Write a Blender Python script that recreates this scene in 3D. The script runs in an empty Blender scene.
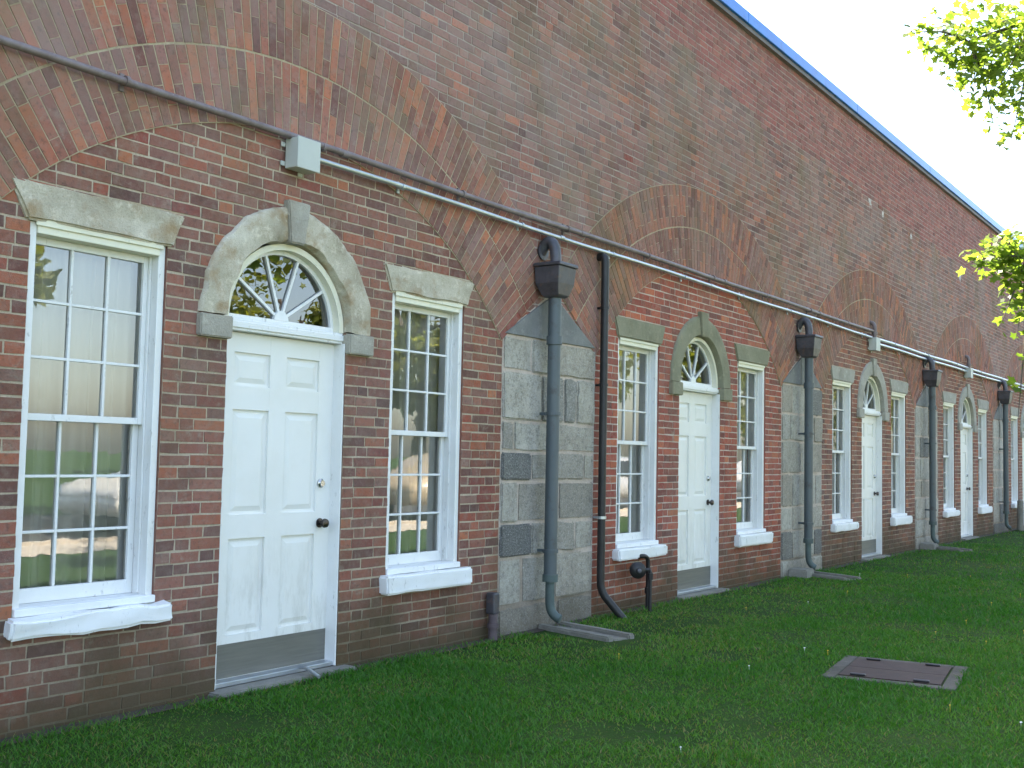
import bpy, bmesh, math, random
import numpy as np
from mathutils import Vector, Matrix, noise

random.seed(7)
rng = np.random.default_rng(11)
R = math.radians
sc = bpy.context.scene
col = sc.collection

# ------------------------------------------------------------------ layout
P = 6.015                       # bay spacing
BX = lambda k: 5.025 + P * k    # door centre of a bay
BAYS = range(-1, 7)
ROOF = 6.42
X0, X1 = -4.0, 44.2
WINS = (-1.385, 1.39)          # window centres from the door centre
WHALF, WZ0, WZ1 = 0.42, 0.565, 2.525
DHALF, DZ1 = 0.51, 2.12
ARC_DX, ARC_Z = 0.03, 0.50      # centre of relieving arch
RI, RM, RO = 2.90, 3.35, 3.79
PIER = 3.05                     # pier centre from the door centre
PH, PZ, PA = 0.73, 2.37, 2.80   # pier half width, shoulder, apex
FZ, FR_IN, FR_OUT = 2.19, 0.525, 0.735   # fanlight arch

# ------------------------------------------------------------------ helpers
def link(o, parent=None):
    col.objects.link(o)
    if parent is not None:
        o.parent = parent
    return o

def tag(o, label=None, cat=None, group=None, kind=None):
    if label: o['label'] = label
    if cat: o['category'] = cat
    if group: o['group'] = group
    if kind: o['kind'] = kind
    return o

def empty(name, loc=(0, 0, 0)):
    o = bpy.data.objects.new(name, None)
    o.empty_display_size = 0.2
    o.location = loc
    return link(o)

def kids(o):
    return [c for c in bpy.data.objects if c.parent is o]

def copy_tree(o, parent=None, off=None):
    c = o.copy()
    col.objects.link(c)
    c.parent = parent
    if off is not None:
        c.location = Vector(o.location) + Vector(off)
    for ch in kids(o):
        if ch is not c:
            copy_tree(ch, c)
    return c

class MB:
    def __init__(s):
        s.v, s.f, s.a, s.m = [], [], [], []
    def add(s, vs, fs, attr=(0.5, 0.5, 0), mi=0):
        n = len(s.v)
        s.v += [tuple(p) for p in vs]
        for f in fs:
            s.f.append(tuple(n + i for i in f)); s.a.append(attr); s.m.append(mi)
        return s
    def quad(s, a, b, c, d, attr=(0.5, 0.5, 0), mi=0):
        return s.add((a, b, c, d), ((0, 1, 2, 3),), attr, mi)
    def box(s, x0, x1, y0, y1, z0, z1, attr=(0.5, 0.5, 0), mi=0):
        vs = [(x, y, z) for z in (z0, z1) for y in (y0, y1) for x in (x0, x1)]
        return s.add(vs, ((0, 2, 3, 1), (4, 5, 7, 6), (0, 1, 5, 4), (2, 6, 7, 3), (0, 4, 6, 2), (1, 3, 7, 5)), attr, mi)
    def prism(s, poly, y0, y1, attr=(0.5, 0.5, 0), mi=0):
        n = len(poly)
        vs = [(x, y0, z) for x, z in poly] + [(x, y1, z) for x, z in poly]
        fs = [tuple(range(n)), tuple(range(2 * n - 1, n - 1, -1))]
        fs += [(i, i + n, (i + 1) % n + n, (i + 1) % n) for i in range(n)]
        return s.add(vs, fs, attr, mi)
    def tube(s, path, r, seg=12, cap=True, attr=(0.5, 0.5, 0), mi=0):
        path = [Vector(p) for p in path]
        rs = r if isinstance(r, (list, tuple)) else [r] * len(path)
        vs, fs = [], []
        up = None
        for i, p in enumerate(path):
            t = (path[min(i + 1, len(path) - 1)] - path[max(i - 1, 0)]).normalized()
            if up is None:
                up = Vector((0, 0, 1)) if abs(t.z) < 0.9 else Vector((1, 0, 0))
            n1 = (up - t * up.dot(t)).normalized(); up = n1
            n2 = t.cross(n1)
            for k in range(seg):
                a = 2 * math.pi * k / seg
                vs.append(p + (n1 * math.cos(a) + n2 * math.sin(a)) * rs[i])
        for i in range(len(path) - 1):
            for k in range(seg):
                k2 = (k + 1) % seg
                fs.append((i * seg + k, i * seg + k2, (i + 1) * seg + k2, (i + 1) * seg + k))
        if cap:
            fs.append(tuple(range(seg - 1, -1, -1)))
            fs.append(tuple((len(path) - 1) * seg + k for k in range(seg)))
        return s.add(vs, fs, attr, mi)
    def lathe(s, prof, origin, axis='y', seg=20, attr=(0.5, 0.5, 0), mi=0):
        o = Vector(origin); vs, fs = [], []
        for (h, r) in prof:
            for k in range(seg):
                a = 2 * math.pi * k / seg
                c, d = r * math.cos(a), r * math.sin(a)
                vs.append(o + (Vector((c, h, d)) if axis == 'y' else Vector((c, d, h)) if axis == 'z' else Vector((h, c, d))))
        for i in range(len(prof) - 1):
            for k in range(seg):
                k2 = (k + 1) % seg
                fs.append((i * seg + k, i * seg + k2, (i + 1) * seg + k2, (i + 1) * seg + k))
        fs.append(tuple(range(seg))); fs.append(tuple((len(prof) - 1) * seg + k for k in range(seg - 1, -1, -1)))
        return s.add(vs, fs, attr, mi)
    def build(s, name, mats, parent=None, bevel=0.0, smooth=False, fix=True, loc=None):
        me = bpy.data.meshes.new(name)
        me.from_pydata(s.v, [], s.f)
        if not isinstance(mats, (list, tuple)): mats = [mats]
        for m in mats: me.materials.append(m)
        me.polygons.foreach_set('material_index', s.m)
        at = me.attributes.new('rnd', 'FLOAT_COLOR', 'FACE')
        arr = np.ones((len(s.f), 4), dtype=np.float32); arr[:, :3] = np.array(s.a, dtype=np.float32).reshape(-1, 3)
        at.data.foreach_set('color', arr.ravel())
        if fix:
            bm = bmesh.new(); bm.from_mesh(me)
            bmesh.ops.recalc_face_normals(bm, faces=bm.faces)
            bm.to_mesh(me); bm.free()
        if smooth:
            me.polygons.foreach_set('use_smooth', [True] * len(me.polygons))
            if hasattr(me, 'set_sharp_from_angle'): me.set_sharp_from_angle(angle=R(40))
        me.update()
        o = bpy.data.objects.new(name, me)
        if bevel > 0:
            b = o.modifiers.new('edge', 'BEVEL'); b.width = bevel; b.segments = 2; b.limit_method = 'ANGLE'
        if loc is not None: o.location = loc
        return link(o, parent)

def bez(pts, n=8):
    out = []
    for i in range(n + 1):
        t = i / n; q = [Vector(p) for p in pts]
        while len(q) > 1:
            q = [q[j].lerp(q[j + 1], t) for j in range(len(q) - 1)]
        out.append(q[0])
    return out

def rough_mesh(name, blocks, mat, parent, amp=0.006, bev=0.012, cuts=4, freq=9.0, loc=None, seed=0.0):
    """blocks: list of (polygon in x,z ; y_front ; y_back ; attr) -> chiselled stones in one mesh"""
    bm = bmesh.new()
    lay = bm.faces.layers.float_color.new('rnd')
    for poly, y0, y1, attr in blocks:
        vf = [bm.verts.new((x, y0, z)) for x, z in poly]
        vb = [bm.verts.new((x, y1, z)) for x, z in poly]
        n = len(poly)
        fs = [bm.faces.new(vf)]
        fs += [bm.faces.new((vf[i], vb[i], vb[(i + 1) % n], vf[(i + 1) % n])) for i in range(n)]
        fs += [bm.faces.new(vb[::-1])]
        for f in fs: f[lay] = (*attr, 1)
    bmesh.ops.recalc_face_normals(bm, faces=bm.faces)
    if bev > 0:
        bmesh.ops.bevel(bm, geom=bm.edges[:], offset=bev, segments=2, affect='EDGES', clamp_overlap=True)
    big = [e for e in bm.edges if e.calc_length() > bev * 3]
    if cuts:
        bmesh.ops.subdivide_edges(bm, edges=big, cuts=cuts, use_grid_fill=True)
    for v in bm.verts:
        p = v.co * freq + Vector((seed, seed * 1.7, 0))
        d = noise.noise_vector(p) + 0.5 * noise.noise_vector(p * 2.7)
        v.co += d * amp
    bmesh.ops.triangulate(bm, faces=[f for f in bm.faces if len(f.verts) > 4])
    me = bpy.data.meshes.new(name); bm.to_mesh(me); bm.free()
    me.materials.append(mat)
    me.polygons.foreach_set('use_smooth', [True] * len(me.polygons))
    me.set_sharp_from_angle(angle=R(50))
    o = bpy.data.objects.new(name, me)
    if loc is not None: o.location = loc
    return link(o, parent)

# ------------------------------------------------------------------ materials
class NT:
    def __init__(s, name):
        s.mat = bpy.data.materials.new(name); s.mat.use_nodes = True
        s.t = s.mat.node_tree; s.t.nodes.clear()
        s.out = s.n('ShaderNodeOutputMaterial')
    def n(s, typ, **kw):
        nd = s.t.nodes.new(typ)
        for k, v in kw.items(): setattr(nd, k, v)
        return nd
    def l(s, a, b): s.t.links.new(a, b)
    def val(s, sock, v):
        if isinstance(v, bpy.types.NodeSocket): s.l(v, sock)
        elif isinstance(v, (tuple, list)) and len(v) == 3 and sock.type == 'RGBA': sock.default_value = (*v, 1)
        else: sock.default_value = v
    def pos(s):
        return s.n('ShaderNodeNewGeometry').outputs['Position']
    def sep(s, v):
        nd = s.n('ShaderNodeSeparateXYZ'); s.l(v, nd.inputs[0]); return nd.outputs
    def noise(s, scale, detail=4, rough=0.6, vec=None, sc3=None, dist=0.0):
        nd = s.n('ShaderNodeTexNoise'); nd.inputs['Scale'].default_value = scale
        nd.inputs['Detail'].default_value = detail; nd.inputs['Roughness'].default_value = rough
        nd.inputs['Distortion'].default_value = dist
        v = vec if vec is not None else s.pos()
        if sc3:
            mp = s.n('ShaderNodeMapping'); mp.inputs['Scale'].default_value = sc3; s.l(v, mp.inputs[0]); v = mp.outputs[0]
        s.l(v, nd.inputs['Vector']); return nd.outputs['Fac']
    def ramp(s, fac, stops, interp='LINEAR'):
        nd = s.n('ShaderNodeValToRGB'); cr = nd.color_ramp; cr.interpolation = interp
        while len(cr.elements) < len(stops): cr.elements.new(0.5)
        for e, (p, c) in zip(cr.elements, stops):
            e.position = p; e.color = (c, c, c, 1) if isinstance(c, (int, float)) else (*c, 1)
        s.l(fac, nd.inputs[0]); return nd.outputs[0]
    def mix(s, fac, a, b, blend='MIX'):
        nd = s.n('ShaderNodeMix'); nd.data_type = 'RGBA'; nd.blend_type = blend
        s.val(nd.inputs[0], fac); s.val(nd.inputs[6], a); s.val(nd.inputs[7], b); return nd.outputs[2]
    def math(s, op, a, b=0.0, clamp=False):
        nd = s.n('ShaderNodeMath'); nd.operation = op; nd.use_clamp = clamp
        s.val(nd.inputs[0], a); s.val(nd.inputs[1], b); return nd.outputs[0]
    def mapr(s, v, a, b, c=0.0, d=1.0):
        nd = s.n('ShaderNodeMapRange'); s.val(nd.inputs[0], v)
        for i, q in enumerate((a, b, c, d)): nd.inputs[i + 1].default_value = q
        return nd.outputs[0]
    def rnd(s):
        nd = s.n('ShaderNodeAttribute'); nd.attribute_name = 'rnd'
        sp = s.n('ShaderNodeSeparateColor'); s.l(nd.outputs['Color'], sp.inputs[0]); return sp.outputs
    def bsdf(s, color, rough=0.8, metal=0.0, bump=None, bstr=0.3, bdist=0.01, spec=0.5, extra=None):
        b = s.n('ShaderNodeBsdfPrincipled')
        s.val(b.inputs['Base Color'], color); s.val(b.inputs['Roughness'], rough); s.val(b.inputs['Metallic'], metal)
        s.val(b.inputs['Specular IOR Level'], spec)
        if bump is not None:
            bp = s.n('ShaderNodeBump'); bp.inputs['Strength'].default_value = bstr; bp.inputs['Distance'].default_value = bdist
            s.l(bump, bp.inputs['Height']); s.l(bp.outputs[0], b.inputs['Normal'])
        for k, v in (extra or {}).items(): s.val(b.inputs[k], v)
        s.l(b.outputs[0], s.out.inputs[0]); return b

BROWN = [(0, (.095, .052, .046)), (.18, (.14, .070, .057)), (.36, (.19, .085, .058)), (.52, (.155, .09, .078)),
         (.68, (.24, .095, .058)), (.82, (.175, .12, .10)), (.93, (.20, .07, .05)), (1, (.31, .13, .065))]
UPPER = [(0, (.115, .072, .064)), (.15, (.165, .095, .078)), (.35, (.215, .115, .088)), (.5, (.16, .118, .105)),
         (.68, (.26, .125, .085)), (.85, (.215, .15, .125)), (1, (.33, .14, .08))]
ARCH = [(0, (.12, .068, .055)), (.25, (.19, .092, .062)), (.45, (.22, .128, .088)), (.6, (.19, .13, .105)),
        (.8, (.27, .118, .07)), (1, (.32, .15, .075))]
RED = [(0, (.14, .055, .045)), (.25, (.25, .07, .05)), (.5, (.29, .085, .055)), (.7, (.21, .075, .06)), (.88, (.32, .10, .06)), (1, (.36, .14, .07))]
PARA = [(0, (.16, .07, .062)), (.3, (.23, .088, .075)), (.6, (.26, .105, .088)), (.8, (.20, .11, .098)), (1, (.29, .12, .09))]

def gain(rp, g):
    return [(p, tuple(min(.6, a * b) for a, b in zip(c, g))) for p, c in rp]
BROWN = gain(BROWN, (1.5, 1.2, 1.12)); UPPER = gain(UPPER, (1.55, 1.22, 1.27)); ARCH = gain(ARCH, (1.5, 1.15, 1.22))
RED = gain(RED, (1.45, 1.15, 1.08)); PARA = gain(PARA, (1.45, 1.18, 1.22))

def brick_mat(name, ramp, grey=0.35, olive=0.2, damp=True, mortar=False, marks=()):
    t = NT(name)
    rn = t.rnd()
    if mortar:
        n0 = t.noise(5, 5)
        c = t.ramp(n0, [(.3, ramp[0]), (.7, ramp[1])])
        c = t.mix(t.ramp(t.noise(60, 3), [(.45, 0), (.7, .45)]), c, tuple(x * .6 for x in ramp[0]))
    else:
        c = t.ramp(rn[0], ramp)
        isred = t.math('MULTIPLY', t.math('GREATER_THAN', rn[2], .4), t.math('LESS_THAN', rn[2], .6))
        c = t.mix(isred, c, (.27, .068, .05))
        # mottling inside one brick
        c = t.mix(t.ramp(t.noise(16, 5, .7), [(.46, 0), (.76, .6)]), c, (.30, .22, .18))
        c = t.mix(t.ramp(t.noise(7, 6, .8), [(.56, 0), (.66, .5)]), c, (.36, .30, .235))
        c = t.mix(t.ramp(t.noise(33, 4, .7), [(.52, 0), (.72, .6)]), c, (.07, .048, .042))
        c = t.mix(t.mapr(rn[1], 0, 1, .0, .34), c, (.08, .055, .05))
    # weathering that sits on the wall: grey lichen bloom and olive algae
    g = t.ramp(t.noise(.8, 6, .62, dist=.4), [(.42, 0), (.66, grey)])
    c = t.mix(g, c, (.30, .235, .21))
    o = t.ramp(t.noise(1.3, 6, .65, sc3=(1.2, 1, .55)), [(.47, 0), (.66, olive)])
    c = t.mix(o, c, (.16, .135, .05))
    if damp:
        z = t.sep(t.pos())[2]
        b_ = t.math('ADD', t.mapr(z, -.02, .14, 1.0, 0.0), t.mapr(t.noise(3.2, 5), .3, .7, -.3, .2), clamp=True)
        c = t.mix(t.math('MULTIPLY', b_, .6), c, (.035, .026, .017))
        h = t.math('ADD', t.mapr(z, .0, .72, 1.1, 0.0), t.mapr(t.noise(2.2, 5), .3, .7, -.45, .35), clamp=True)
        c = t.mix(t.math('MULTIPLY', h, .74), c, (.070, .056, .026))
    if not mortar:
        c = t.mix(t.math('GREATER_THAN', rn[2], .9), c, (.55, .54, .52))
    for mx_, mz_, mr_ in marks:      # splashes of old whitewash
        dv = t.n('ShaderNodeVectorMath', operation='DISTANCE'); t.l(t.pos(), dv.inputs[0]); dv.inputs[1].default_value = (mx_, 0, mz_)
        q = t.math('ADD', dv.outputs['Value'], t.mapr(t.noise(9, 5, .7), .3, .7, -mr_ * .9, mr_ * .9))
        c = t.mix(t.mapr(q, mr_ * .75, mr_, .85, 0.0), c, (.60, .59, .57))
    hb = t.math('ADD', t.noise(70, 5, .7), t.noise(300, 2))
    t.bsdf(c, .9, bump=hb, bstr=.55, bdist=.006, spec=.25)
    return t.mat

M = {}
M['br_brown'] = brick_mat('brick_brown', BROWN, .2, .18)
M['br_upper'] = brick_mat('brick_weathered', UPPER, .5, .38, damp=False, marks=((16.95, 5.42, .13), (17.6, 5.28, .05), (19.2, 5.2, .05), (22.6, 5.0, .07)))
M['br_arch'] = brick_mat('brick_arch', ARCH, .4, .42, damp=False)
M['br_red'] = brick_mat('brick_red', RED, .15, .12)
M['br_para'] = brick_mat('brick_parapet', PARA, .15, .05, damp=False)
M['mo_brown'] = brick_mat('mortar_tan', [(.42, .34, .245), (.56, .475, .365)], .12, .25, mortar=True)
M['mo_upper'] = brick_mat('mortar_grey', [(.36, .30, .255), (.47, .40, .345)], .25, .25, damp=False, mortar=True)
M['mo_arch'] = brick_mat('mortar_olive', [(.38, .305, .20), (.50, .42, .29)], .15, .4, damp=False, mortar=True)
M['mo_red'] = brick_mat('mortar_pale', [(.50, .41, .345), (.64, .55, .48)], .2, .1, mortar=True)

def stone_mat(name, cols, speck=.5, rust=.0, fine=120, damp=False, var=0.0):
    t = NT(name)
    c = t.ramp(t.noise(3.2, 6, .65), [(.25, cols[0]), (.5, cols[1]), (.75, cols[2])])
    if var:
        rn = t.rnd()
        c = t.mix(t.mapr(rn[0], 0, 1, 0, var), c, (.09, .09, .088))
        c = t.mix(t.mapr(rn[1], .5, 1, 0, .45), c, (.30, .26, .21))
    c = t.mix(t.ramp(t.noise(fine, 4, .75), [(.5, 0), (.72, speck)]), c, tuple(x * .38 for x in cols[0]))
    c = t.mix(t.ramp(t.noise(14, 5, .7), [(.55, 0), (.72, .5)]), c, tuple(min(1, x * 1.35) for x in cols[2]))
    if rust:
        c = t.mix(t.ramp(t.noise(6, 5, .6), [(.52, 0), (.7, rust)]), c, (.30, .19, .085))
    if damp:
        z = t.sep(t.pos())[2]
        h = t.math('ADD', t.mapr(z, .0, .55, 1.0, 0.0), t.mapr(t.noise(2.2, 5), .3, .7, -.45, .3), clamp=True)
        c = t.mix(t.math('MULTIPLY', h, .6), c, (.06, .052, .03))
    hb = t.math('ADD', t.noise(28, 6, .75), t.math('MULTIPLY', t.noise(fine, 3), .5))
    t.bsdf(c, .9, bump=hb, bstr=.7, bdist=.012, spec=.25)
    return t.mat

M['limestone'] = stone_mat('limestone', [(.30, .255, .18), (.48, .43, .33), (.64, .59, .48)], .4, .7)
M['sandstone'] = stone_mat('sandstone', [(.185, .175, .115), (.235, .225, .155), (.28, .265, .19)], .18, .1, 60)
M['palestone'] = stone_mat('pale_stone', [(.25, .24, .20), (.34, .325, .28), (.42, .40, .35)], .3, .15)
t = NT('granite'); rn = t.rnd()
c = t.ramp(t.noise(5, 6, .7), [(.3, (.33, .305, .26)), (.5, (.47, .44, .375)), (.7, (.58, .55, .485))])
c = t.mix(t.mapr(rn[1], .5, 1, 0, .6), c, (.34, .275, .20))
c = t.mix(t.mapr(rn[0], 0, 1, 0, .88), c, (.085, .088, .088))
c = t.mix(t.ramp(t.noise(26, 5, .8), [(.50, 0), (.62, .55)]), c, (.13, .128, .12))
c = t.mix(t.ramp(t.noise(75, 3, .8), [(.50, 0), (.66, .5)]), c, (.60, .585, .55))
z = t.sep(t.pos())[2]
h = t.math('ADD', t.mapr(z, .0, .4, 1.0, 0.0), t.mapr(t.noise(2.2, 5), .3, .7, -.45, .3), clamp=True)
c = t.mix(t.math('MULTIPLY', h, .55), c, (.085, .068, .042))
t.bsdf(c, .92, bump=t.math('ADD', t.noise(22, 6, .8), t.math('MULTIPLY', t.noise(70, 3), .5)), bstr=.9, bdist=.018, spec=.2); M['granite'] = t.mat
M['slate'] = stone_mat('smooth_slate', [(.155, .157, .15), (.20, .20, .192), (.25, .25, .235)], .2, .0, 90)
M['dirtycon'] = stone_mat('muddy_concrete', [(.06, .058, .045), (.10, .095, .08), (.14, .135, .115)], .3, .1, 90)
M['concrete'] = stone_mat('concrete', [(.16, .15, .13), (.22, .21, .18), (.28, .265, .23)], .3, .1, 90)

def paint_mat(name, base=(.80, .80, .78), worn=.5, dirt=.35, rough=.45, spec=.4):
    t = NT(name)
    c = t.mix(t.ramp(t.noise(4, 5), [(.4, 0), (.8, dirt)]), base, (.62, .60, .53))
    c = t.mix(t.ramp(t.noise(22, 6, .75, sc3=(1, 1, .4)), [(.60, 0), (.68, worn)]), c, (.30, .29, .27))
    c = t.mix(t.ramp(t.noise(90, 3, .7), [(.62, 0), (.75, .35 * worn)]), c, (.25, .24, .22))
    t.bsdf(c, rough, bump=t.noise(60, 4, .6, sc3=(1, 1, .25)), bstr=.12, bdist=.003, spec=spec)
    return t.mat
M['white'] = paint_mat('white_paint', (.76, .765, .75), worn=.6, dirt=.45)
M['cream'] = paint_mat('cream_paint', (.76, .73, .58), .4, .45)
M['sillpaint'] = paint_mat('flaking_white_paint', (.78, .79, .79), .75, .5, .7)
t = NT('door_paint')
c = t.mix(t.ramp(t.noise(2.2, 6, .65), [(.4, 0), (.75, .45)]), (.77, .765, .73), (.66, .64, .56))
sc_ = t.math('MULTIPLY', t.mapr(t.sep(t.pos())[2], .2, .95, 1, 0), t.ramp(t.noise(9, 6, .75, sc3=(1, 1, .25)), [(.48, 0), (.7, .75)]))
c = t.mix(sc_, c, (.42, .40, .34))
t.bsdf(c, .42, bump=t.noise(40, 4, .6, sc3=(1, 1, .1)), bstr=.1, bdist=.003, spec=.35); M['doorpaint'] = t.mat

def simple(name, c1, c2, scale=8, rough=.5, metal=0.0, bstr=.1, sc3=None, spec=.5, c3=None):
    t = NT(name)
    c = t.ramp(t.noise(scale, 5, .65, sc3=sc3), [(.3, c1), (.7, c2)])
    if c3: c = t.mix(t.ramp(t.noise(scale * 2.3, 5, .7), [(.55, 0), (.7, .8)]), c, c3)
    t.bsdf(c, rough, metal, bump=t.noise(scale * 8, 4), bstr=bstr, bdist=.004, spec=spec)
    return t.mat
M['pipe'] = simple('slate_blue_pipe_paint', (.055, .072, .08), (.085, .105, .112), 3, .45, 0, .1, (1, 1, .3), c3=(.05, .045, .04))
M['hopper'] = simple('weathered_lead', (.05, .05, .056), (.105, .10, .115), 9, .42, .3, .35, c3=(.15, .10, .08))
M['verdigris'] = simple('verdigris', (.05, .065, .065), (.085, .125, .115), 6, .6, .1)
M['black'] = simple('black_iron', (.012, .012, .013), (.028, .026, .026), 8, .45, .2)
M['rust'] = simple('rusty_conduit_paint', (.14, .10, .098), (.23, .19, .188), 9, .5, .2, .15, c3=(.24, .21, .21))
M['zinc'] = simple('galvanised_steel', (.42, .45, .48), (.56, .60, .64), 5, .32, .75)
M['boxgrey'] = simple('grey_box_enamel', (.44, .46, .42), (.50, .52, .48), 3, .5, 0, .05)
M['steel'] = simple('brushed_steel', (.15, .148, .13), (.20, .195, .17), 3, .5, .4, .1, (1, 1, 20))
M['knob'] = simple('dark_bronze', (.06, .05, .045), (.12, .10, .09), 12, .3, .9)
M['nickel'] = simple('nickel', (.45, .45, .44), (.6, .6, .58), 10, .25, .9)
M['coping'] = simple('coping_sky_fringe_blue', (.002, .12, .50), (.004, .18, .62), 2, .3, 0, .05, c3=(.004, .085, .34))  # blue is reflected sky and lens fringe put into the base colour
M['copingdark'] = simple('dark_drip_edge', (.10, .085, .085), (.16, .14, .14), 4, .6)
M['rustplate'] = simple('rusty_plate', (.032, .018, .013), (.062, .034, .024), 10, .75, .1, .4, c3=(.04, .034, .032))
M['roof'] = simple('roof_gravel', (.12, .12, .11), (.2, .19, .18), 20, .9)
M['plaster'] = simple('room_plaster', (.25, .24, .22), (.33, .32, .30), 2, .9)
M['asphalt'] = simple('asphalt', (.04, .04, .042), (.062, .06, .058), 30, .85)
M['paving'] = simple('pale_paving', (.42, .37, .30), (.54, .48, .40), 4, .9)
M['bark'] = simple('bark', (.05, .04, .03), (.13, .10, .075), 9, .9, 0, .8, (1, 1, .2))
M['tyre'] = simple('tyre_rubber', (.02, .02, .02), (.03, .03, .03), 9, .8)
M['carglass'] = simple('car_glass', (.01, .012, .014), (.014, .016, .018), 2, .06, 0, 0)
M['lamp'] = simple('lamp_lens', (.5, .5, .5), (.6, .6, .6), 2, .1, 0, 0)
M['chrome'] = simple('wheel_alloy', (.5, .5, .5), (.6, .6, .6), 2, .3, .9, 0)

# window glass: see-through with fresnel reflection, slightly wavy old panes
t = NT('window_glass')
fr = t.n('ShaderNodeFresnel'); fr.inputs['IOR'].default_value = 2.5
bp = t.n('ShaderNodeBump'); bp.inputs['Strength'].default_value = .015; bp.inputs['Distance'].default_value = .02
t.l(t.noise(5, 2), bp.inputs['Height'])
gl = t.n('ShaderNodeBsdfGlossy'); gl.inputs['Roughness'].default_value = .005; t.l(bp.outputs[0], gl.inputs['Normal'])
tr = t.n('ShaderNodeBsdfTransparent'); tr.inputs[0].default_value = (.93, .95, .93, 1)
mx = t.n('ShaderNodeMixShader'); t.l(fr.outputs[0], mx.inputs[0]); t.l(tr.outputs[0], mx.inputs[1]); t.l(gl.outputs[0], mx.inputs[2])
t.l(mx.outputs[0], t.out.inputs[0]); M['glass'] = t.mat

# sheer curtain
t = NT('sheer_curtain')
df = t.n('ShaderNodeBsdfDiffuse'); df.inputs[0].default_value = (.84, .83, .79, 1)
tl = t.n('ShaderNodeBsdfTranslucent'); tl.inputs[0].default_value = (.6, .6, .56, 1)
mx = t.n('ShaderNodeMixShader'); mx.inputs[0].default_value = .2; t.l(df.outputs[0], mx.inputs[1]); t.l(tl.outputs[0], mx.inputs[2])
t.l(mx.outputs[0], t.out.inputs[0]); M['curtain'] = t.mat

def leaf_mat(name, c0, c1, trans=.5, tboost=1.6, rough=.45, dry=None):
    t = NT(name); rn = t.rnd()
    c = t.mix(rn[0], c0, c1)
    if dry: c = t.mix(rn[1], c, dry)
    b = t.n('ShaderNodeBsdfPrincipled'); t.l(c, b.inputs['Base Color']); b.inputs['Roughness'].default_value = rough
    b.inputs['Specular IOR Level'].default_value = .35
    tl = t.n('ShaderNodeBsdfTranslucent')
    c2 = t.mix(1.0, c, (tboost, tboost, tboost * .55), 'MULTIPLY'); t.l(c2, tl.inputs[0])
    mx = t.n('ShaderNodeMixShader'); mx.inputs[0].default_value = trans
    t.l(b.outputs[0], mx.inputs[1]); t.l(tl.outputs[0], mx.inputs[2]); t.l(mx.outputs[0], t.out.inputs[0])
    return t.mat
M['leaf'] = leaf_mat('maple_leaf', (.07, .12, .02), (.15, .20, .04), .58, 2.2)
M['leaf_far'] = leaf_mat('far_leaf', (.10, .13, .02), (.21, .21, .045), .5, 1.9)
M['grass'] = leaf_mat('grass_blade', (.030, .140, .011), (.100, .235, .028), .4, 1.6, .5, dry=(.23, .19, .075))
M['petal_w'] = simple('white_petal', (.7, .7, .68), (.8, .8, .78), 5, .7)
M['petal_y'] = simple('yellow_petal', (.65, .45, .03), (.75, .55, .05), 5, .7)

t = NT('lawn_soil')
c = t.ramp(t.noise(1.1, 6, .65), [(.3, (.018, .055, .008)), (.55, (.030, .072, .012)), (.75, (.05, .07, .02))])
c = t.mix(t.ramp(t.noise(25, 5, .7), [(.5, 0), (.7, .7)]), c, (.05, .045, .025))
t.bsdf(c, .95, bump=t.noise(40, 5), bstr=.8, bdist=.03, spec=.1); M['lawn'] = t.mat

M['soil'] = simple('bare_soil', (.035, .026, .017), (.07, .052, .035), 14, .95, 0, .6)
def car_paint(name, c):
    t = NT(name); t.bsdf(c, .3, 0, extra={'Coat Weight': .8, 'Coat Roughness': .05}); return t.mat
M['car_white'] = car_paint('white_car_paint', (.7, .7, .68))
M['car_silver'] = car_paint('silver_car_paint', (.42, .43, .44))
M['car_tan'] = car_paint('sand_car_paint', (.45, .36, .24))

# ------------------------------------------------------------------ building
bld = empty('brick_building')
tag(bld, 'long weathered brick building with white doors, sash windows and arched brick courses', 'building')

def in_pier(x, z, m=0.0):
    for k in range(-2, 7):
        dx = abs(x - BX(k) - PIER)
        if dx < PH - m:
            top = PZ + (PA - PZ) * (1 - dx / PH)
            if z < top - m: return True
    return False
def bay_of(x):
    return int(math.floor((x - (BX(0) + PIER - P)) / P))
def arch_r(x, z):
    k = bay_of(x)
    return math.hypot(x - BX(k) - ARC_DX, z - ARC_Z)
SKEW = R(38.6)
def in_arch(x, z, m=0.0):
    for k in (bay_of(x), bay_of(x) - 1, bay_of(x) + 1):
        dx = x - BX(k) - ARC_DX; r = math.hypot(dx, z - ARC_Z); a = math.atan2(z - ARC_Z, abs(dx))
        if RI + m < r < RO - m and a > SKEW + m / r: return True
    return False

def blocked(z0, z1):
    """x intervals taken up by openings and piers for one course"""
    zc = (z0 + z1) / 2; out = []
    for k in range(-2, 7):
        c = BX(k)
        if k >= -1:
            if WZ0 - .03 < zc < WZ1 + .03:
                for w in WINS: out.append((c + w - WHALF, c + w + WHALF))
            if zc < FZ: out.append((c - DHALF, c + DHALF))
            elif zc < FZ + .60:
                h = math.sqrt(max(0, .62 ** 2 - (zc - FZ) ** 2)); out.append((c - h, c + h))
        pc = c + PIER
        if zc < PZ: out.append((pc - PH, pc + PH))
    out = sorted(o for o in out if o[1] > o[0] + .01); return out

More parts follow.
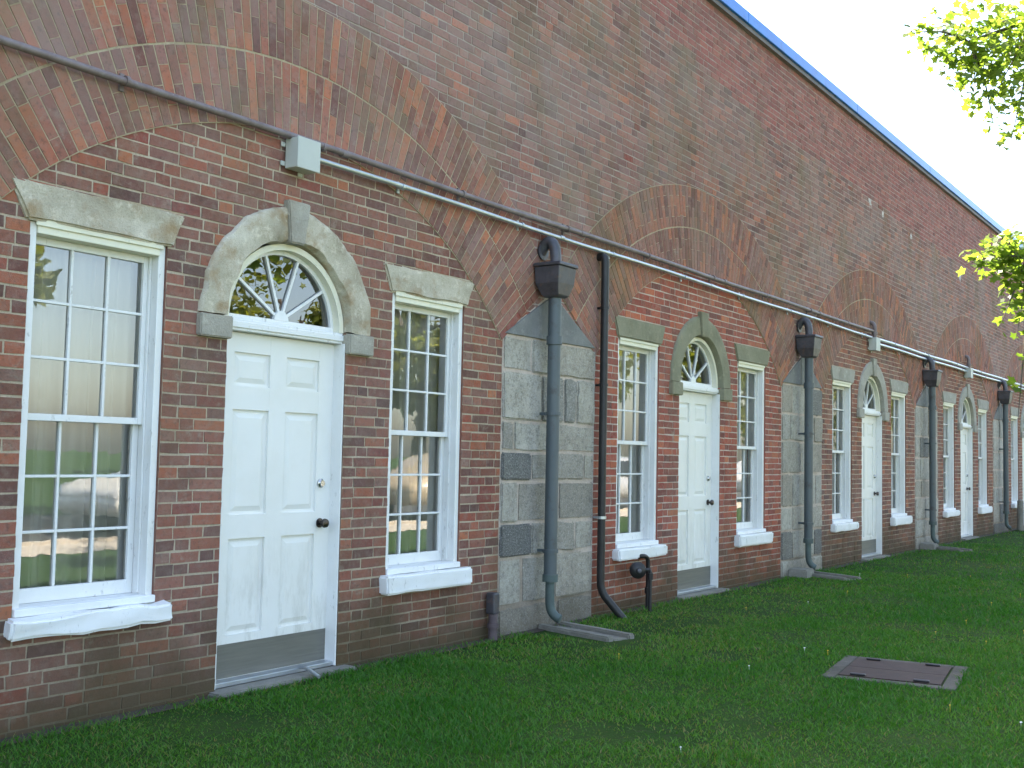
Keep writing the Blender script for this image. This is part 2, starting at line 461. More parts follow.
COURSE, JOINT = 0.0682, 0.0112
nc = int(ROOF / COURSE)
COURSE = ROOF / nc
meshes = {}
def mbfor(key):
    if key not in meshes: meshes[key] = MB()
    return meshes[key]
def jit(a): return random.uniform(-a, a)
def brick(mb, x0, x1, z0, z1, y, attr, j=.0030, mi=0):
    d = [(x0 + jit(j), z0 + jit(j)), (x1 + jit(j), z0 + jit(j)), (x1 + jit(j), z1 + jit(j)), (x0 + jit(j), z1 + jit(j))]
    yf = [min(y + jit(.0014), -.0012) for _ in range(4)]
    vs = [(p[0], q, p[1]) for p, q in zip(d, yf)] + [(p[0], .004, p[1]) for p in d]
    mb.add(vs, ((0, 1, 2, 3), (0, 4, 5, 1), (1, 5, 6, 2), (2, 6, 7, 3), (3, 7, 4, 0)), attr, mi)

for i in range(-2, nc):
    z0 = i * COURSE + JOINT / 2; z1 = (i + 1) * COURSE - JOINT / 2; zc = (z0 + z1) / 2
    bl = blocked(z0, z1)
    free, cur = [], X0
    for a, b in bl:
        if a > cur: free.append((cur, a))
        cur = max(cur, b)
    free.append((cur, X1))
    for fa, fb in free:
        x = fa + (0 if i % 2 else -.08) * (fa > X0 + .01) - (random.random() * .2 if fb - fa > 3 else 0)
        flem = i % 2
        n = 0
        while x < fb - .012:
            L = (.198 if (n + flem) % 2 == 0 or random.random() < .25 else .098) + jit(.008)
            a, b = max(x, fa + .002), min(x + L, fb - .002)
            x += L + JOINT; n += 1
            if fb - b < .045: b = fb - .002; x = fb
            if b - a < .025: continue
            xc = (a + b) / 2
            if in_arch(xc, zc, .14) or in_pier(xc, zc, .13): continue
            k = bay_of(xc); r = arch_r(xc, zc)
            inside = (r < (RI + RO) / 2 and abs(xc - BX(k)) < PIER - PH + .4) or zc < PZ
            attr = [random.random(), random.random() ** 2, 0]
            if random.random() < .015: attr[0], attr[1] = 0.0, .9
            if inside:
                key = ('infill', k)
                if random.random() < (.02 if k == 0 else .01): attr[2] = .5
                if k == 0 and xc > BX(0) + 2.05 and random.random() < .22: attr[2] = .5
            else:
                key = ('wall', 0)
                edge = float(np.interp(xc, [0, 9.5, 12.6, 25, 44], [6.05, 5.85, 5.5, 5.2, 5.1])) + .12 * noise.noise(Vector((xc * .35, 0, 3))) + .12 * noise.noise(Vector((xc * 2, zc * 2, 1)))
                mi = 2 if zc > edge else 0
                sooty = noise.noise(Vector((xc * .3, zc * .9, 7)))
                if mi == 0 and zc > edge - 1.1 and xc > 9 and sooty > -.25: attr[1] = min(1, attr[1] + .45 * random.random() * min(1, (zc - edge + 1.1) / .5))
                if random.random() < .004: attr[2] = .5
                if 2.75 < zc < 3.3 and random.random() < (.6 if k in (0, 1) and abs(xc - BX(0) - PIER) < .5 else .06): attr[2] = .5
            brick(mbfor(key), a, b, z0, z1, -.0030 + jit(.0016), tuple(attr), mi=(mi if key[0] == 'wall' else 0))

# mortar sheets (with the openings left free) ------------------------------------------------
def sheet(mb, x0, x1, z0, z1, mi=1, y=0.0):
    if x1 - x0 > 1e-4 and z1 - z0 > 1e-4:
        mb.quad((x0, y, z0), (x1, y, z0), (x1, y, z1), (x0, y, z1), (.5, .5, 0), mi)
LIFT = 3.46     # above the arched infill everything belongs to the upper wall
for k in range(-1, 7):
    mb = mbfor(('infill', k)); c = BX(k)
    xa, xb = c + PIER - P + PH, c + PIER - PH
    cuts = [xa, c + WINS[0] - WHALF, c + WINS[0] + WHALF, c - DHALF, c + DHALF, c + WINS[1] - WHALF, c + WINS[1] + WHALF, xb]
    TOPZ = 2.84
    sheet(mb, cuts[0], cuts[1], -.15, TOPZ); sheet(mb, cuts[6], cuts[7], -.15, TOPZ)
    sheet(mb, cuts[2], c - .64, -.15, TOPZ); sheet(mb, c + .64, cuts[5], -.15, TOPZ)
    sheet(mb, c - .64, c - DHALF, -.15, FZ); sheet(mb, c + DHALF, c + .64, -.15, FZ)
    for w in WINS:
        sheet(mb, c + w - WHALF, c + w + WHALF, -.15, WZ0 - .06); sheet(mb, c + w - WHALF, c + w + WHALF, WZ1 + .03, TOPZ)
    N = 24
    for i in range(N):
        xa_, xb_ = c - .64 + 1.28 * i / N, c - .64 + 1.28 * (i + 1) / N
        xm = min(abs(xa_ - c), abs(xb_ - c)); h = math.sqrt(max(0, .61 ** 2 - xm ** 2))
        sheet(mb, xa_, xb_, FZ + h, TOPZ)
    # infill strips above, up to the arch (slices under the arch curve)
    N = 40
    for i in range(N):
        x_a, x_b = xa + (xb - xa) * i / N, xa + (xb - xa) * (i + 1) / N
        xm = max(abs(x_a - c - ARC_DX), abs(x_b - c - ARC_DX)); zz = ARC_Z + math.sqrt(max(0, (RI + .2) ** 2 - xm ** 2))
        if zz > TOPZ: sheet(mb, x_a, x_b, TOPZ, zz)
    # brick reveals of the openings
    for w in WINS + (0,):
        hw, za, zb = (WHALF, WZ0 - .03, WZ1 + .03) if w else (DHALF, 0, FZ)
        for s in (-1, 1):
            x = c + w + s * (hw + .001)
            mb.quad((x, 0, za), (x, .25, za), (x, .25, zb), (x, 0, zb), (.4, .3, 0), 0)
wmb = mbfor(('wall', 0))
sheet(wmb, X0, X1, PZ - .3, ROOF, 1, .0035)
# openings must not be covered by that backing sheet: rebuild it from pieces
wmb.v = wmb.v[:-4]; wmb.f.pop(); wmb.a.pop(); wmb.m.pop()
sheet(wmb, X0, X1, LIFT, ROOF, 1, .0)
for k in range(-2, 7):
    pc = BX(k) + PIER; N = 60; xa, xb = max(X0, pc - P / 2), min(X1, pc + P / 2)
    for i in range(N):
        x_a, x_b = xa + (xb - xa) * i / N, xa + (xb - xa) * (i + 1) / N
        z = PZ
        for kk in (k, k + 1):
            xm = min(abs(x_a - BX(kk) - ARC_DX), abs(x_b - BX(kk) - ARC_DX))
            if xm < RI + .3: z = max(z, ARC_Z + math.sqrt((RI + .35) ** 2 - xm ** 2))
        sheet(wmb, x_a, x_b, z, LIFT, 1, .0)
for (kind, k), mb in meshes.items():
    if kind == 'wall':
        mb.build('brick_wall', [M['br_upper'], M['mo_upper'], M['br_para']], bld, fix=False)
    elif -1 <= k <= 6:
        red = k == 1
        mb.build('infill_wall', [M['br_red'] if red else M['br_brown'], M['mo_red'] if red else M['mo_brown']], bld, fix=False)
        if red: kids(bld)[-1]['label'] = 'repointed bright red brick infill with pale mortar'

# relieving arches: two rings of radial bricks, a hair proud of the wall ----------------------
def make_arch(k):
    mb = MB(); cx, cz = BX(k) + ARC_DX, ARC_Z
    a0, a1 = SKEW, math.pi - SKEW
    yb = -.009
    N = 72
    for i in range(N):
        u0, u1 = a0 + (a1 - a0) * i / N, a0 + (a1 - a0) * (i + 1) / N
        q = lambda r, u, y: (cx + r * math.cos(u), y, cz + r * math.sin(u))
        mb.quad(q(RI, u0, yb), q(RI, u1, yb), q(RO, u1, yb), q(RO, u0, yb), (.5, .5, 0), 1)
        mb.quad(q(RI, u0, yb), q(RI, u1, yb), q(RI, u1, .02), q(RI, u0, .02), (.5, .5, 0), 1)
        mb.quad(q(RO, u0, yb), q(RO, u1, yb), q(RO, u1, .02), q(RO, u0, .02), (.5, .5, 0), 1)
    for ra, rb in ((RI, RM), (RM, RO)):
        n = int((a1 - a0) * (ra + .15) / .069)
        w = (a1 - a0) / n
        for i in range(n):
            ua, ub = a0 + w * i + .0045 / ra, a0 + w * (i + 1) - .0045 / ra
            T = rb - ra - .008
            if i % 2: cuts = [0, T * .5, T]
            else: cuts = [0, T * .25, T * .75, T]
            if random.random() < .2: cuts = [0, T * .72, T] if random.random() < .5 else [0, T * .28, T]
            for c0, c1 in zip(cuts, cuts[1:]):
                r0, r1 = ra + .002 + c0 + .004, ra + .004 + c1 - .003
                y = -.0122 + jit(.0014)
                pts = [(r0, ua), (r0, ub), (r1, ub), (r1, ua)]
                vs = [(cx + (r + jit(.002)) * math.cos(u), y + jit(.0015), cz + (r + jit(.002)) * math.sin(u)) for r, u in pts]
                vs += [(v[0], yb + .004, v[2]) for v in vs]
                at = [random.random(), random.random() ** 2, 0]
                if (i in (0, n - 1) and k == 0) or random.random() < .008: at[2] = .5
                mb.add(vs, ((0, 1, 2, 3), (0, 4, 5, 1), (1, 5, 6, 2), (2, 6, 7, 3), (3, 7, 4, 0)), tuple(at))
    o = mb.build('relieving_arch', [M['br_arch'], M['mo_arch']], bld, fix=True)
for k in BAYS: make_arch(k)

# stone piers ------------------------------------------------------------------------------
def make_pier(k):
    pc = BX(k) + PIER; rr = random.Random(100 + k); blocks = []
    y0 = -.012
    rows = [-.15, .17]
    while rows[-1] < PZ - .5: rows.append(rows[-1] + rr.uniform(.27, .42))
    rows.append(PZ - .0)
    if rows[-1] - rows[-2] < .2: rows.pop(-2)
    g = .008
    for i, (za, zb) in enumerate(zip(rows, rows[1:])):
        xs = [-PH, PH] if i == 0 else None
        if xs is None:
            c = rr.choice([-.28, -.1, .05, .2]); xs = [-PH, -PH + rr.choice([.28, .36, .62]), c + .2 if c > -.2 else .1, PH - rr.choice([.26, .3, .6]), PH]
            xs = sorted(xs); xs = [xs[0]] + [x for a, x in zip(xs, xs[1:]) if x - a > .22 or x == PH]
            if xs[-1] - xs[-2] < .22: xs.pop(-2)
        for a, b in zip(xs, xs[1:]):
            p = [(pc + a + g, za + g), (pc + b - g, za + g), (pc + b - g, zb - g), (pc + a + g, zb - g)]
            v = rr.random(); dark = rr.uniform(.75, 1) if v < .16 else rr.uniform(0, .35)
            blocks.append((p, y0 + rr.uniform(-.010, .002), .12, (dark, rr.random(), 0)))
    if k == 0:
        blocks = []
        LAY = [(2.37, 2.08, ((500, 527, .05, .3), (527, 547, .12, .2), (547, 594, .10, .65))), (2.08, 1.68, ((500, 537, .0, .2), (537, 560, .55, .2), (560, 573, .6, .1), (573, 594, .08, .3))),
               (1.68, 1.43, ((500, 511, .4, .5), (511, 552, .0, .1), (552, 594, .15, .6))), (1.43, 1.19, ((500, 528, .95, .1), (528, 552, .35, .3), (552, 582, .30, .7), (582, 594, .1, .5))),
               (1.19, .85, ((500, 516, .12, .3), (516, 556, .32, .8), (556, 594, .42, .9))), (.85, .58, ((500, 529, 1.0, .0), (529, 552, .35, .2), (552, 574, .35, .6), (574, 594, .1, .4))),
               (.58, .19, ((500, 521, .1, .2), (521, 553, .35, .3), (553, 594, .12, .7))), (.19, -.15, ((500, 556, .4, .9), (556, 594, .5, .9)))]
        for zb, za, cells in LAY:
            for xa, xb, dk, tn in cells:
                a, b = (xa - 547) / 94 * 2 * PH, (xb - 547) / 94 * 2 * PH
                p = [(pc + a + g + rr.uniform(0, .006), za + g + rr.uniform(0, .006)), (pc + b - g, za + g), (pc + b - g - rr.uniform(0, .006), zb - g - rr.uniform(0, .006)), (pc + a + g, zb - g)]
                blocks.append((p, y0 + rr.uniform(-.014, .002), .12, (dk, .5 + tn / 2, 0)))
    o = rough_mesh('stone_pier', blocks, M['granite'], bld, .008, .013, 4, 8, seed=k * 3.1)
    caps = [([(pc - PH + .012, PZ + g), (pc - .09, PZ + g), (pc - .09, PA - .075), ], -.020, .12, (.3, .2, 0)),
            ([(pc + .09, PZ + g), (pc + PH - .012, PZ + g), (pc + .09, PA - .075)], -.020, .12, (.3, .2, 0)),
            ([(pc - .08, PZ + g), (pc + .08, PZ + g), (pc + .08, PA - .07), (pc, PA - .02), (pc - .08, PA - .07)], -.017, .12, (.3, .2, 0))]
    rough_mesh('pier_cap', caps, M['slate'], bld, .002, .004, 2, 7, seed=k)
    mb = MB()
    mb.prism([(pc - PH, -.15), (pc + PH, -.15), (pc + PH, PZ), (pc, PA), (pc - PH, PZ)], -.0035, .2)
    mb.build('pier_mortar', M['mo_red'], bld)
for k in range(-2, 7): make_pier(k)

# coping, roof and the closed shell behind the facade --------------------------------------------
mb = MB(); mb.box(X0, X1, -.055, .40, ROOF + .003, ROOF + .055); mb.build('drip_edge', M['copingdark'], bld)
mb = MB()
mb.prism([(0, 0), (1, 0)], 0, 0) if False else None
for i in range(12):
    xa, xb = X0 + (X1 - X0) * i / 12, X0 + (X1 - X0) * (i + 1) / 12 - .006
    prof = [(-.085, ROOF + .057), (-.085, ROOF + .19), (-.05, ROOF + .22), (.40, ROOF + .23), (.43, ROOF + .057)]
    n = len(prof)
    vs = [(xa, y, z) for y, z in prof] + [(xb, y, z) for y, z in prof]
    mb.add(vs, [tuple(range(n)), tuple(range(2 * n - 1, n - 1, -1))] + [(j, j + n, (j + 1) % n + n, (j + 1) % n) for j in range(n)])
o = mb.build('coping', M['coping'], bld, bevel=.006); o['label'] = 'metal coping along the roof edge, sky reflection and lens fringe painted in as blue'
mb = MB()
mb.box(X0 + .01, X1 - .01, .41, 9, ROOF - .30, ROOF - .08); mb.build('roof', M['roof'], bld)
mb = MB()
mb.box(X0, X0 + .3, .02, 9, 0, ROOF); mb.box(X1 - .3, X1, .02, 9, 0, ROOF); mb.box(X0 + .31, X1 - .31, 8.7, 9, 0, ROOF)
mb.build('end_wall', M['br_upper'], bld)
mb = MB(); mb.box(X0 + .31, X1 - .31, 2.2, 2.3, 0, ROOF - .32); mb.box(X0 + .31, X1 - .31, .3, 2.19, -.05, .02); mb.build('inner_wall', M['plaster'], bld)
mb = MB()
mb.box(X0 + .31, X1 - .31, .3, .32, 2.95, ROOF - .32)
for k in range(-2, 7): mb.box(max(X0 + .31, BX(k) + PIER - PH), BX(k) + PIER + PH, .3, .32, 0.03, 2.94)
mb.build('inner_lining', M['plaster'], bld)

# windows ----------------------------------------------------------------------------------
def make_window():
    """origin: window centre on the facade's ground line"""
    h = WHALF; z0, z1 = WZ0, WZ1
    mb = MB()                                    # box frame set in the opening
    jy0, jy1 = .014, .20
    mb.box(-h + .002, -h + .046, jy0, jy1, z0 - .03, z1 + .02); mb.box(h - .046, h - .002, jy0, jy1, z0 - .03, z1 + .02)
    mb.box(-h + .046, h - .046, jy0 + .003, jy1, z0 - .03, z0 + .03)
    w = mb.build('window', M['white'], bld, bevel=.004)
    mb = MB(); mb.box(-h + .046, h - .046, jy0 - .010, jy1 - .002, z1 - .055, z1 + .02)
    mb.box(-h + .03, h - .03, -.008, jy0 - .011, z1 - .018, z1 + .02)
    mb.build('head', M['cream'], w, bevel=.004)
    mb = MB()                                    # thin stop bead on the jambs
    mb.box(-h + .048, -h + .06, .07, .085, z0 + .04, z1 - .056); mb.box(h - .06, h - .048, .07, .085, z0 + .04, z1 - .056)
    mb.build('stop_bead', M['white'], w)
    zm = 1.545
    def sash(name, za, zb, y):
        m = MB(); st = .038; xi = h - .048
        m.box(-xi, -xi + st, y, y + .036, za, zb); m.box(xi - st, xi, y, y + .036, za, zb)
        bot = .075 if za < 1 else .036
        m.box(-xi + st, xi - st, y + .001, y + .035, za, za + bot); m.box(-xi + st, xi - st, y + .001, y + .035, zb - .038, zb)
        ia, ib = za + bot, zb - .038; ix = xi - st
        for j in (1, 2):
            x = -ix + 2 * ix * j / 3; m.box(x - .0075, x + .0075, y + .004, y + .032, ia, ib)
            z = ia + (ib - ia) * j / 3
            for q in range(3):
                xa, xb = -ix + 2 * ix * q / 3 + (.0075 if q else 0), -ix + 2 * ix * (q + 1) / 3 - (.0075 if q < 2 else 0)
                m.box(xa, xb, y + .005, y + .031, z - .0075, z + .0075)
        s = m.build(name, M['white'], w, bevel=.0025)
        g = MB(); g.quad((-ix - .004, y + .019, ia - .004), (ix + .004, y + .019, ia - .004), (ix + .004, y + .019, ib + .004), (-ix - .004, y + .019, ib + .004))
        g.build('pane', M['glass'], s, fix=False)
    sash('upper_sash', zm - .018, z1 - .056, .088)
    sash('lower_sash', z0 + .031, zm + .020, .128)
    mb = MB(); mb.box(-h + .003, h - .003, -.02, .013, z0 - .012, z0 + .028); mb.build('subsill', M['sillpaint'], w, bevel=.006)
    return w
SEEDS = random.Random(4)
def stone_bits(win, k, i):
    kind = M['limestone'] if k == 0 else M['sandstone'] if k == 1 else M['palestone']
    amp = .010 if k == 0 else .002
    a = .525 if i == 0 else .53
    lint = [([(-.445, WZ1 + .006), (.445, WZ1 + .006), (a, 2.725), (-a - (.03 if k == 0 and i == 0 else 0), 2.725)], -.022, .12, (.3, .3, 0))]
    rough_mesh('lintel', lint, kind, win, amp, .012, 6, 8, seed=k * 7.3 + i * 3)
    dx = .505 if i == 0 and k == 0 else .50
    zb = .447 if i == 0 else .425
    dl = .46 if k == 0 and i == 0 else dx - .02
    sill = [([(-dl, zb), (dx, zb), (dx, WZ0 - .014), (-dl, WZ0 - .014)], -.082, .11, (.3, .3, 0))]
    rough_mesh('sill', sill, M['sillpaint'], win, .019 if k == 0 and i == 0 else .008, .014, 9, 6, seed=k * 5.1 + i * 9)
windows = {}
proto_w = None
for k in BAYS:
    for i, wx in enumerate(WINS):
        if proto_w is None: w = proto_w = make_window(); proto_kids = kids(w)
        else:
            w = proto_w.copy(); col.objects.link(w); w.parent = bld
            for ch in proto_kids: copy_tree(ch, w)
        w.location = (BX(k) + wx, 0, 0)
        windows[(k, i)] = w
for (k, i), w in windows.items(): stone_bits(w, k, i)

# doors ------------------------------------------------------------------------------------
def make_door():
    y = .095; lw = DHALF - .012
    rails = [(.03, .27), (.86, 1.005), (1.645, 1.79), (1.995, 2.115)]   # bottom, lock, upper, top rail
    panels = [(.285, .86), (1.005, 1.645), (1.79, 1.995)]
    pxs = [(-.36, -.075), (.075, .36)]
    mb = MB()
    xs = [-lw, -.365, -.07, .07, .365, lw]
    for a, b in ((-lw, -.365), (-.07, .07), (.365, lw)): mb.box(a, b, y, y + .042, .03, 2.115)
    for a, b in ((-.365, -.07), (.07, .365)):
        for za, zb in ((.03, .285), (.86, 1.005), (1.645, 1.79), (1.995, 2.115)): mb.box(a, b, y + .0006, y + .042, za, zb)
        for za, zb in panels:
            mb.box(a, b, y + .018, y + .040, za, zb)                         # sunk field
            # raised centre with sloping shoulders
            m = .020; n = .050
            o_ = [(a + m, za + m), (b - m, za + m), (b - m, zb - m), (a + m, zb - m)]
            i_ = [(a + n, za + n), (b - n, za + n), (b - n, zb - n), (a + n, zb - n)]
            vs = [(p[0], y + .0178, p[1]) for p in o_] + [(p[0], y + .008, p[1]) for p in i_]
            mb.add(vs, ((4, 5, 6, 7), (0, 1, 5, 4), (1, 2, 6, 5), (2, 3, 7, 6), (3, 0, 4, 7)))
    d = mb.build('door', M['doorpaint'], bld)
    m = MB()                                                            # frame: jamb linings and transom
    h = DHALF
    m.box(-h + .001, -h + .012, .004, .17, .0, 2.118); m.box(h - .012, h - .001, .004, .17, .0, 2.118)
    m.box(-h + .0125, -h + .03, .14, .17, .03, 2.118); m.box(h - .03, h - .0125, .14, .17, .03, 2.118)
    m.box(-h + .001, h - .001, .03, .165, 2.119, FZ - .001)
    m.box(-h + .004, h - .004, .018, .03, 2.135, 2.172)
    m.build('door_frame', M['white'], d, bevel=.003)
    m = MB()                                                            # fanlight: curved frame, spokes, hub
    N = 32; ya, yb = .030, .165
    def ring(r0, r1, ya, yb, tgt):
        for j in range(N):
            a0, a1 = math.pi * j / N, math.pi * (j + 1) / N
            q = lambda r, a, yy: (r * math.cos(a), yy, FZ + r * math.sin(a))
            vs = [q(r, a, yy) for yy in (ya, yb) for (r, a) in ((r0, a0), (r1, a0), (r1, a1), (r0, a1))]
            tgt.add(vs, ((0, 1, 2, 3), (7, 6, 5, 4), (0, 3, 7, 4), (1, 5, 6, 2)))
    ring(.476, .515, ya, yb, m)
    f = m.build('fanlight', M['cream'], d, smooth=False)
    m = MB(); ring(.450, .4755, .085, .125, m)
    m.box(-.4755, .4755, .086, .124, FZ + .0005, FZ + .034)
    for deg in (36, 72, 108, 144):
        a = R(deg); ca, sa = math.cos(a), math.sin(a); w2 = .009
        b0, b1 = .05, .452
        poly = [(b0 * ca - w2 * sa, FZ + .03 + b0 * sa + w2 * ca), (b0 * ca + w2 * sa, FZ + .03 + b0 * sa - w2 * ca),
                (b1 * ca + w2 * sa, FZ + b1 * sa - w2 * ca), (b1 * ca - w2 * sa, FZ + b1 * sa + w2 * ca)]
        m.prism(poly, .09, .12)
    hub = [(.062 * math.cos(math.pi * j / 10), FZ + .033 + .062 * math.sin(math.pi * j / 10)) for j in range(11)]
    m.prism(hub, .083, .121)
    m.build('muntin', M['white'], d)
    m = MB(); pts = [(.462 * math.cos(math.pi * j / 24), FZ + .008 + .462 * math.sin(math.pi * j / 24)) for j in range(25)]
    m.add([(x, .106, z) for x, z in pts], (tuple(range(25)),)); m.build('pane', M['glass'], d, fix=False)
    m = MB(); m.box(-lw + .004, lw - .006, y - .003, y - .0005, .034, .235); kp = m.build('kick_plate', M['steel'], d)
    m = MB(); m.lathe([(-.004, .031), (-.010, .031), (-.012, .014), (-.034, .013), (-.040, .025), (-.052, .031), (-.066, .027), (-.072, .012)], (.405, y, .93)); m.build('knob', M['knob'], d, smooth=True)
    m = MB(); m.lathe([(0, .030), (-.012, .030), (-.018, .022), (-.026, .020)], (.405, y, 1.19)); m.build('deadbolt', M['nickel'], d, smooth=True)
    m = MB(); m.box(-h + .0125, h - .0125, .02, .165, .0, .028); m.build('threshold', M['zinc'], d, bevel=.004)
    return d
def arch_stones(d, k):
    mat = M['limestone'] if k == 0 else M['sandstone'] if k == 1 else M['palestone']
    amp = .015 if k == 0 else .0025
    bl = []
    def vous(a0, a1, n):
        inn = [(FR_IN * math.cos(a), FZ + FR_IN * math.sin(a)) for a in np.linspace(a0, a1, n)]
        out = [(FR_OUT * math.cos(a), FZ + FR_OUT * math.sin(a)) for a in np.linspace(a1, a0, n)]
        return inn + out
    bm = bmesh.new()
    # built as strips so the curved faces stay even
    for a0, a1 in ((.004, R(82.6)), (R(97.4), math.pi - .004)):
        n = 22; m = 5
        rows = []
        for i in range(n + 1):
            a = a0 + (a1 - a0) * i / n
            prof = [(FR_IN, .12), (FR_IN, .0), (FR_IN + .012, -.028)] + [(FR_IN + .012 + (FR_OUT - FR_IN - .024) * q / m, -.030) for q in range(1, m)] + [(FR_OUT - .012, -.028), (FR_OUT, -.012), (FR_OUT, .06)]
            rows.append([bm.verts.new((r * math.cos(a), y, FZ + r * math.sin(a))) for r, y in prof])
        for ra, rb in zip(rows, rows[1:]):
            for j in range(len(ra) - 1): bm.faces.new((ra[j], ra[j + 1], rb[j + 1], rb[j]))
        bm.faces.new(rows[0]); bm.faces.new(rows[-1])
    for v in bm.verts:
        p = v.co * 7 + Vector((k * 9.7, 0, 3)); v.co += (noise.noise_vector(p) + .6 * noise.noise_vector(p * 2.6)) * amp
    bmesh.ops.recalc_face_normals(bm, faces=bm.faces)
    me = bpy.data.meshes.new('stone_arch'); bm.to_mesh(me); bm.free(); me.materials.append(mat)
    me.polygons.foreach_set('use_smooth', [True] * len(me.polygons)); me.set_sharp_from_angle(angle=R(50))
    link(bpy.data.objects.new('stone_arch', me), d)
    a = R(7.2)
    key = [([(FR_IN * math.cos(math.pi / 2 + a) * .95, FZ + FR_IN - .012), (FR_IN * math.cos(math.pi / 2 - a) * .95, FZ + FR_IN - .012), (.098, FZ + FR_OUT + .045), (-.098, FZ + FR_OUT + .045)], -.05, .1, (.8, .2, 0))]
    rough_mesh('keystone', key, mat if k else M['slate2'], d, .004 if k == 0 else .001, .008, 4, 8, seed=k)
    imp = [([(s * .505, 2.052), (s * .745, 2.052), (s * .745, FZ - .004), (s * .505, FZ - .004)], -.045, .11, (.5, .3, 0)) for s in (-1, 1)]
    for one in imp: rough_mesh('impost', [one], mat if k else M['slate2'], d, .003 if k == 0 else .001, .007, 3, 8, seed=k)
    st = [([(-.56, -.10), (.60, -.10), (.60, -.004), (-.56, -.004)], -.10, .16, (.3, .3, 0))]
    rough_mesh('doorstep', st, M['concrete'], d, .003, .01, 4, 5, seed=k)
M['slate2'] = stone_mat('grey_keystone', [(.27, .245, .20), (.36, .335, .28), (.45, .42, .355)], .3, .1, 90)
doors = {}
proto_d = None
for k in BAYS:
    if proto_d is None: d = proto_d = make_door(); proto_dk = kids(d)
    else:
        d = proto_d.copy(); col.objects.link(d); d.parent = bld
        for ch in proto_dk:
            if k >= 3 and ch.name.startswith('kick_plate'): continue
            copy_tree(ch, d)
    d.location = (BX(k), 0, 0); doors[k] = d
for k, d in doors.items(): arch_stones(d, k)

# curtains hanging inside the windows
def curtain_mb(seed):
    mb = MB(); n = 90; rr = random.Random(seed); z0, z1 = .62, 2.5
    xs = [-.47 + .94 * i / n for i in range(n + 1)]
    ph = [rr.uniform(0, 6) for _ in range(4)]
    gap = rr.uniform(-.1, .1)
    vs, fs = [], []
    for r in range(7):
        z = z1 + (z0 - z1) * r / 6; amp = .018 + .018 * r / 6
        for x in xs:
            y = .225 + amp * .8 * (math.sin(x * 46 + ph[0] + .25 * math.sin(r * .7)) + .6 * math.sin(x * 83 + ph[1] + r * .12)) + .01 * math.sin(x * 9 + ph[2])
            vs.append((x, y, z))
    for r in range(6):
        for i in range(n):
            a = r * (n + 1) + i; fs.append((a, a + 1, a + n + 2, a + n + 1))
    return mb.add(vs, fs)
WHICH = {(-1, 0): None, (-1, 1): None,
         (0, 0): 'the big leftmost window', (0, 1): 'the window between the nearest door and the granite pier',
         (1, 0): 'the window beside the thin black pipe, by the second door', (1, 1): 'the window right of the second door, before the second pier',
         (2, 0): 'the window left of the third door', (2, 1): 'the window right of the third door',
         (3, 0): 'the window left of the fourth door', (3, 1): 'the window right of the fourth door',
         (4, 0): 'the farthest window at the right edge of the photo'}
curt = [curtain_mb(3), curtain_mb(8)]
cm = None
for key, where in WHICH.items():
    if where is None: continue
    if cm is None:
        cm = [curt[0].build('curtain', M['curtain'], None, smooth=True, fix=False), curt[1].build('curtain', M['curtain'], None, smooth=True, fix=False)]
        o = cm[0]
    elif key == (0, 1): o = cm[1]
    else:
        o = cm[(key[0] + key[1]) % 2].copy(); col.objects.link(o)
    o.location = (BX(key[0]) + WINS[key[1]], 0, 0)
    tag(o, 'white sheer curtain hanging inside ' + where, 'curtain', 'sheer curtains behind the sash windows')

# ------------------------------------------------------------------ rainwater pipes
def make_downpipe():
    root = empty('downpipe')
    y = -.15
    m = MB(); m.tube([(0, y, .40), (0, y, 1.2), (0, y, 2.0), (0, y, 2.74)], .054, 20)
    for z in (2.36, ): m.lathe([(-.035, .066), (.035, .066)], (0, y, z), 'z', 20)
    p = m.build('pipe', M['pipe'], root, smooth=True)
    m = MB(); m.lathe([(-.03, .064), (.03, .064)], (0, y, .40), 'z', 20)
    m.tube([(0, y, .39), (0, y, .26)] + bez([(0, y, .24), (0, y, .13), (.01, y - .02, .10), (.03, y - .08, .07)], 7), .038, 18, cap=False)
    m.tube([(.03, y - .08, .07), (.031, y - .085, .0685)], .034, 18)
    m.build('shoe', M['verdigris'], root, smooth=True)
    m = MB()                                             # hopper head
    def ringbox(levels):
        vs, fs = [], []
        for (z, hx, ya, yb) in levels:
            vs += [(-hx, ya, z), (hx, ya, z), (hx, yb, z), (-hx, yb, z)]
        for i in range(len(levels) - 1):
            for j in range(4): fs.append((4 * i + j, 4 * i + (j + 1) % 4, 4 * i + 4 + (j + 1) % 4, 4 * i + 4 + j))
        fs.append((0, 3, 2, 1)); e = 4 * (len(levels) - 1); fs.append((e, e + 1, e + 2, e + 3))
        return vs, fs
    m.add(*ringbox([(2.715, .065, y - .065, y + .065), (2.735, .085, y - .085, y + .08), (2.83, .125, -.258, -.03), (2.97, .135, -.272, -.025)]))
    m.add(*ringbox([(2.971, .147, -.286, -.022), (2.993, .147, -.286, -.022), (3.003, .14, -.28, -.03)]))
    h = m.build('hopper', M['hopper'], root, bevel=.006)
    m = MB(); path = [(0, .02, 3.12)] + bez([(0, -.01, 3.12), (0, -.05, 3.24), (0, -.16, 3.24), (0, -.15, 3.0)], 10)
    m.tube(path, .047, 16); m.lathe([(.0, .07), (-.018, .075), (-.02, .06)], (0, -.012, 3.12), 'y', 16)
    m.build('gooseneck', M['hopper'], root, smooth=True)
    for z in (.62, 1.75):
        m = MB(); m.lathe([(-.014, .064), (.014, .064)], (0, y, z), 'z', 20); m.box(-.012, .012, y + .055, -.005, z - .012, z + .012)
        m.build('bracket', M['pipe'], root)
    return root
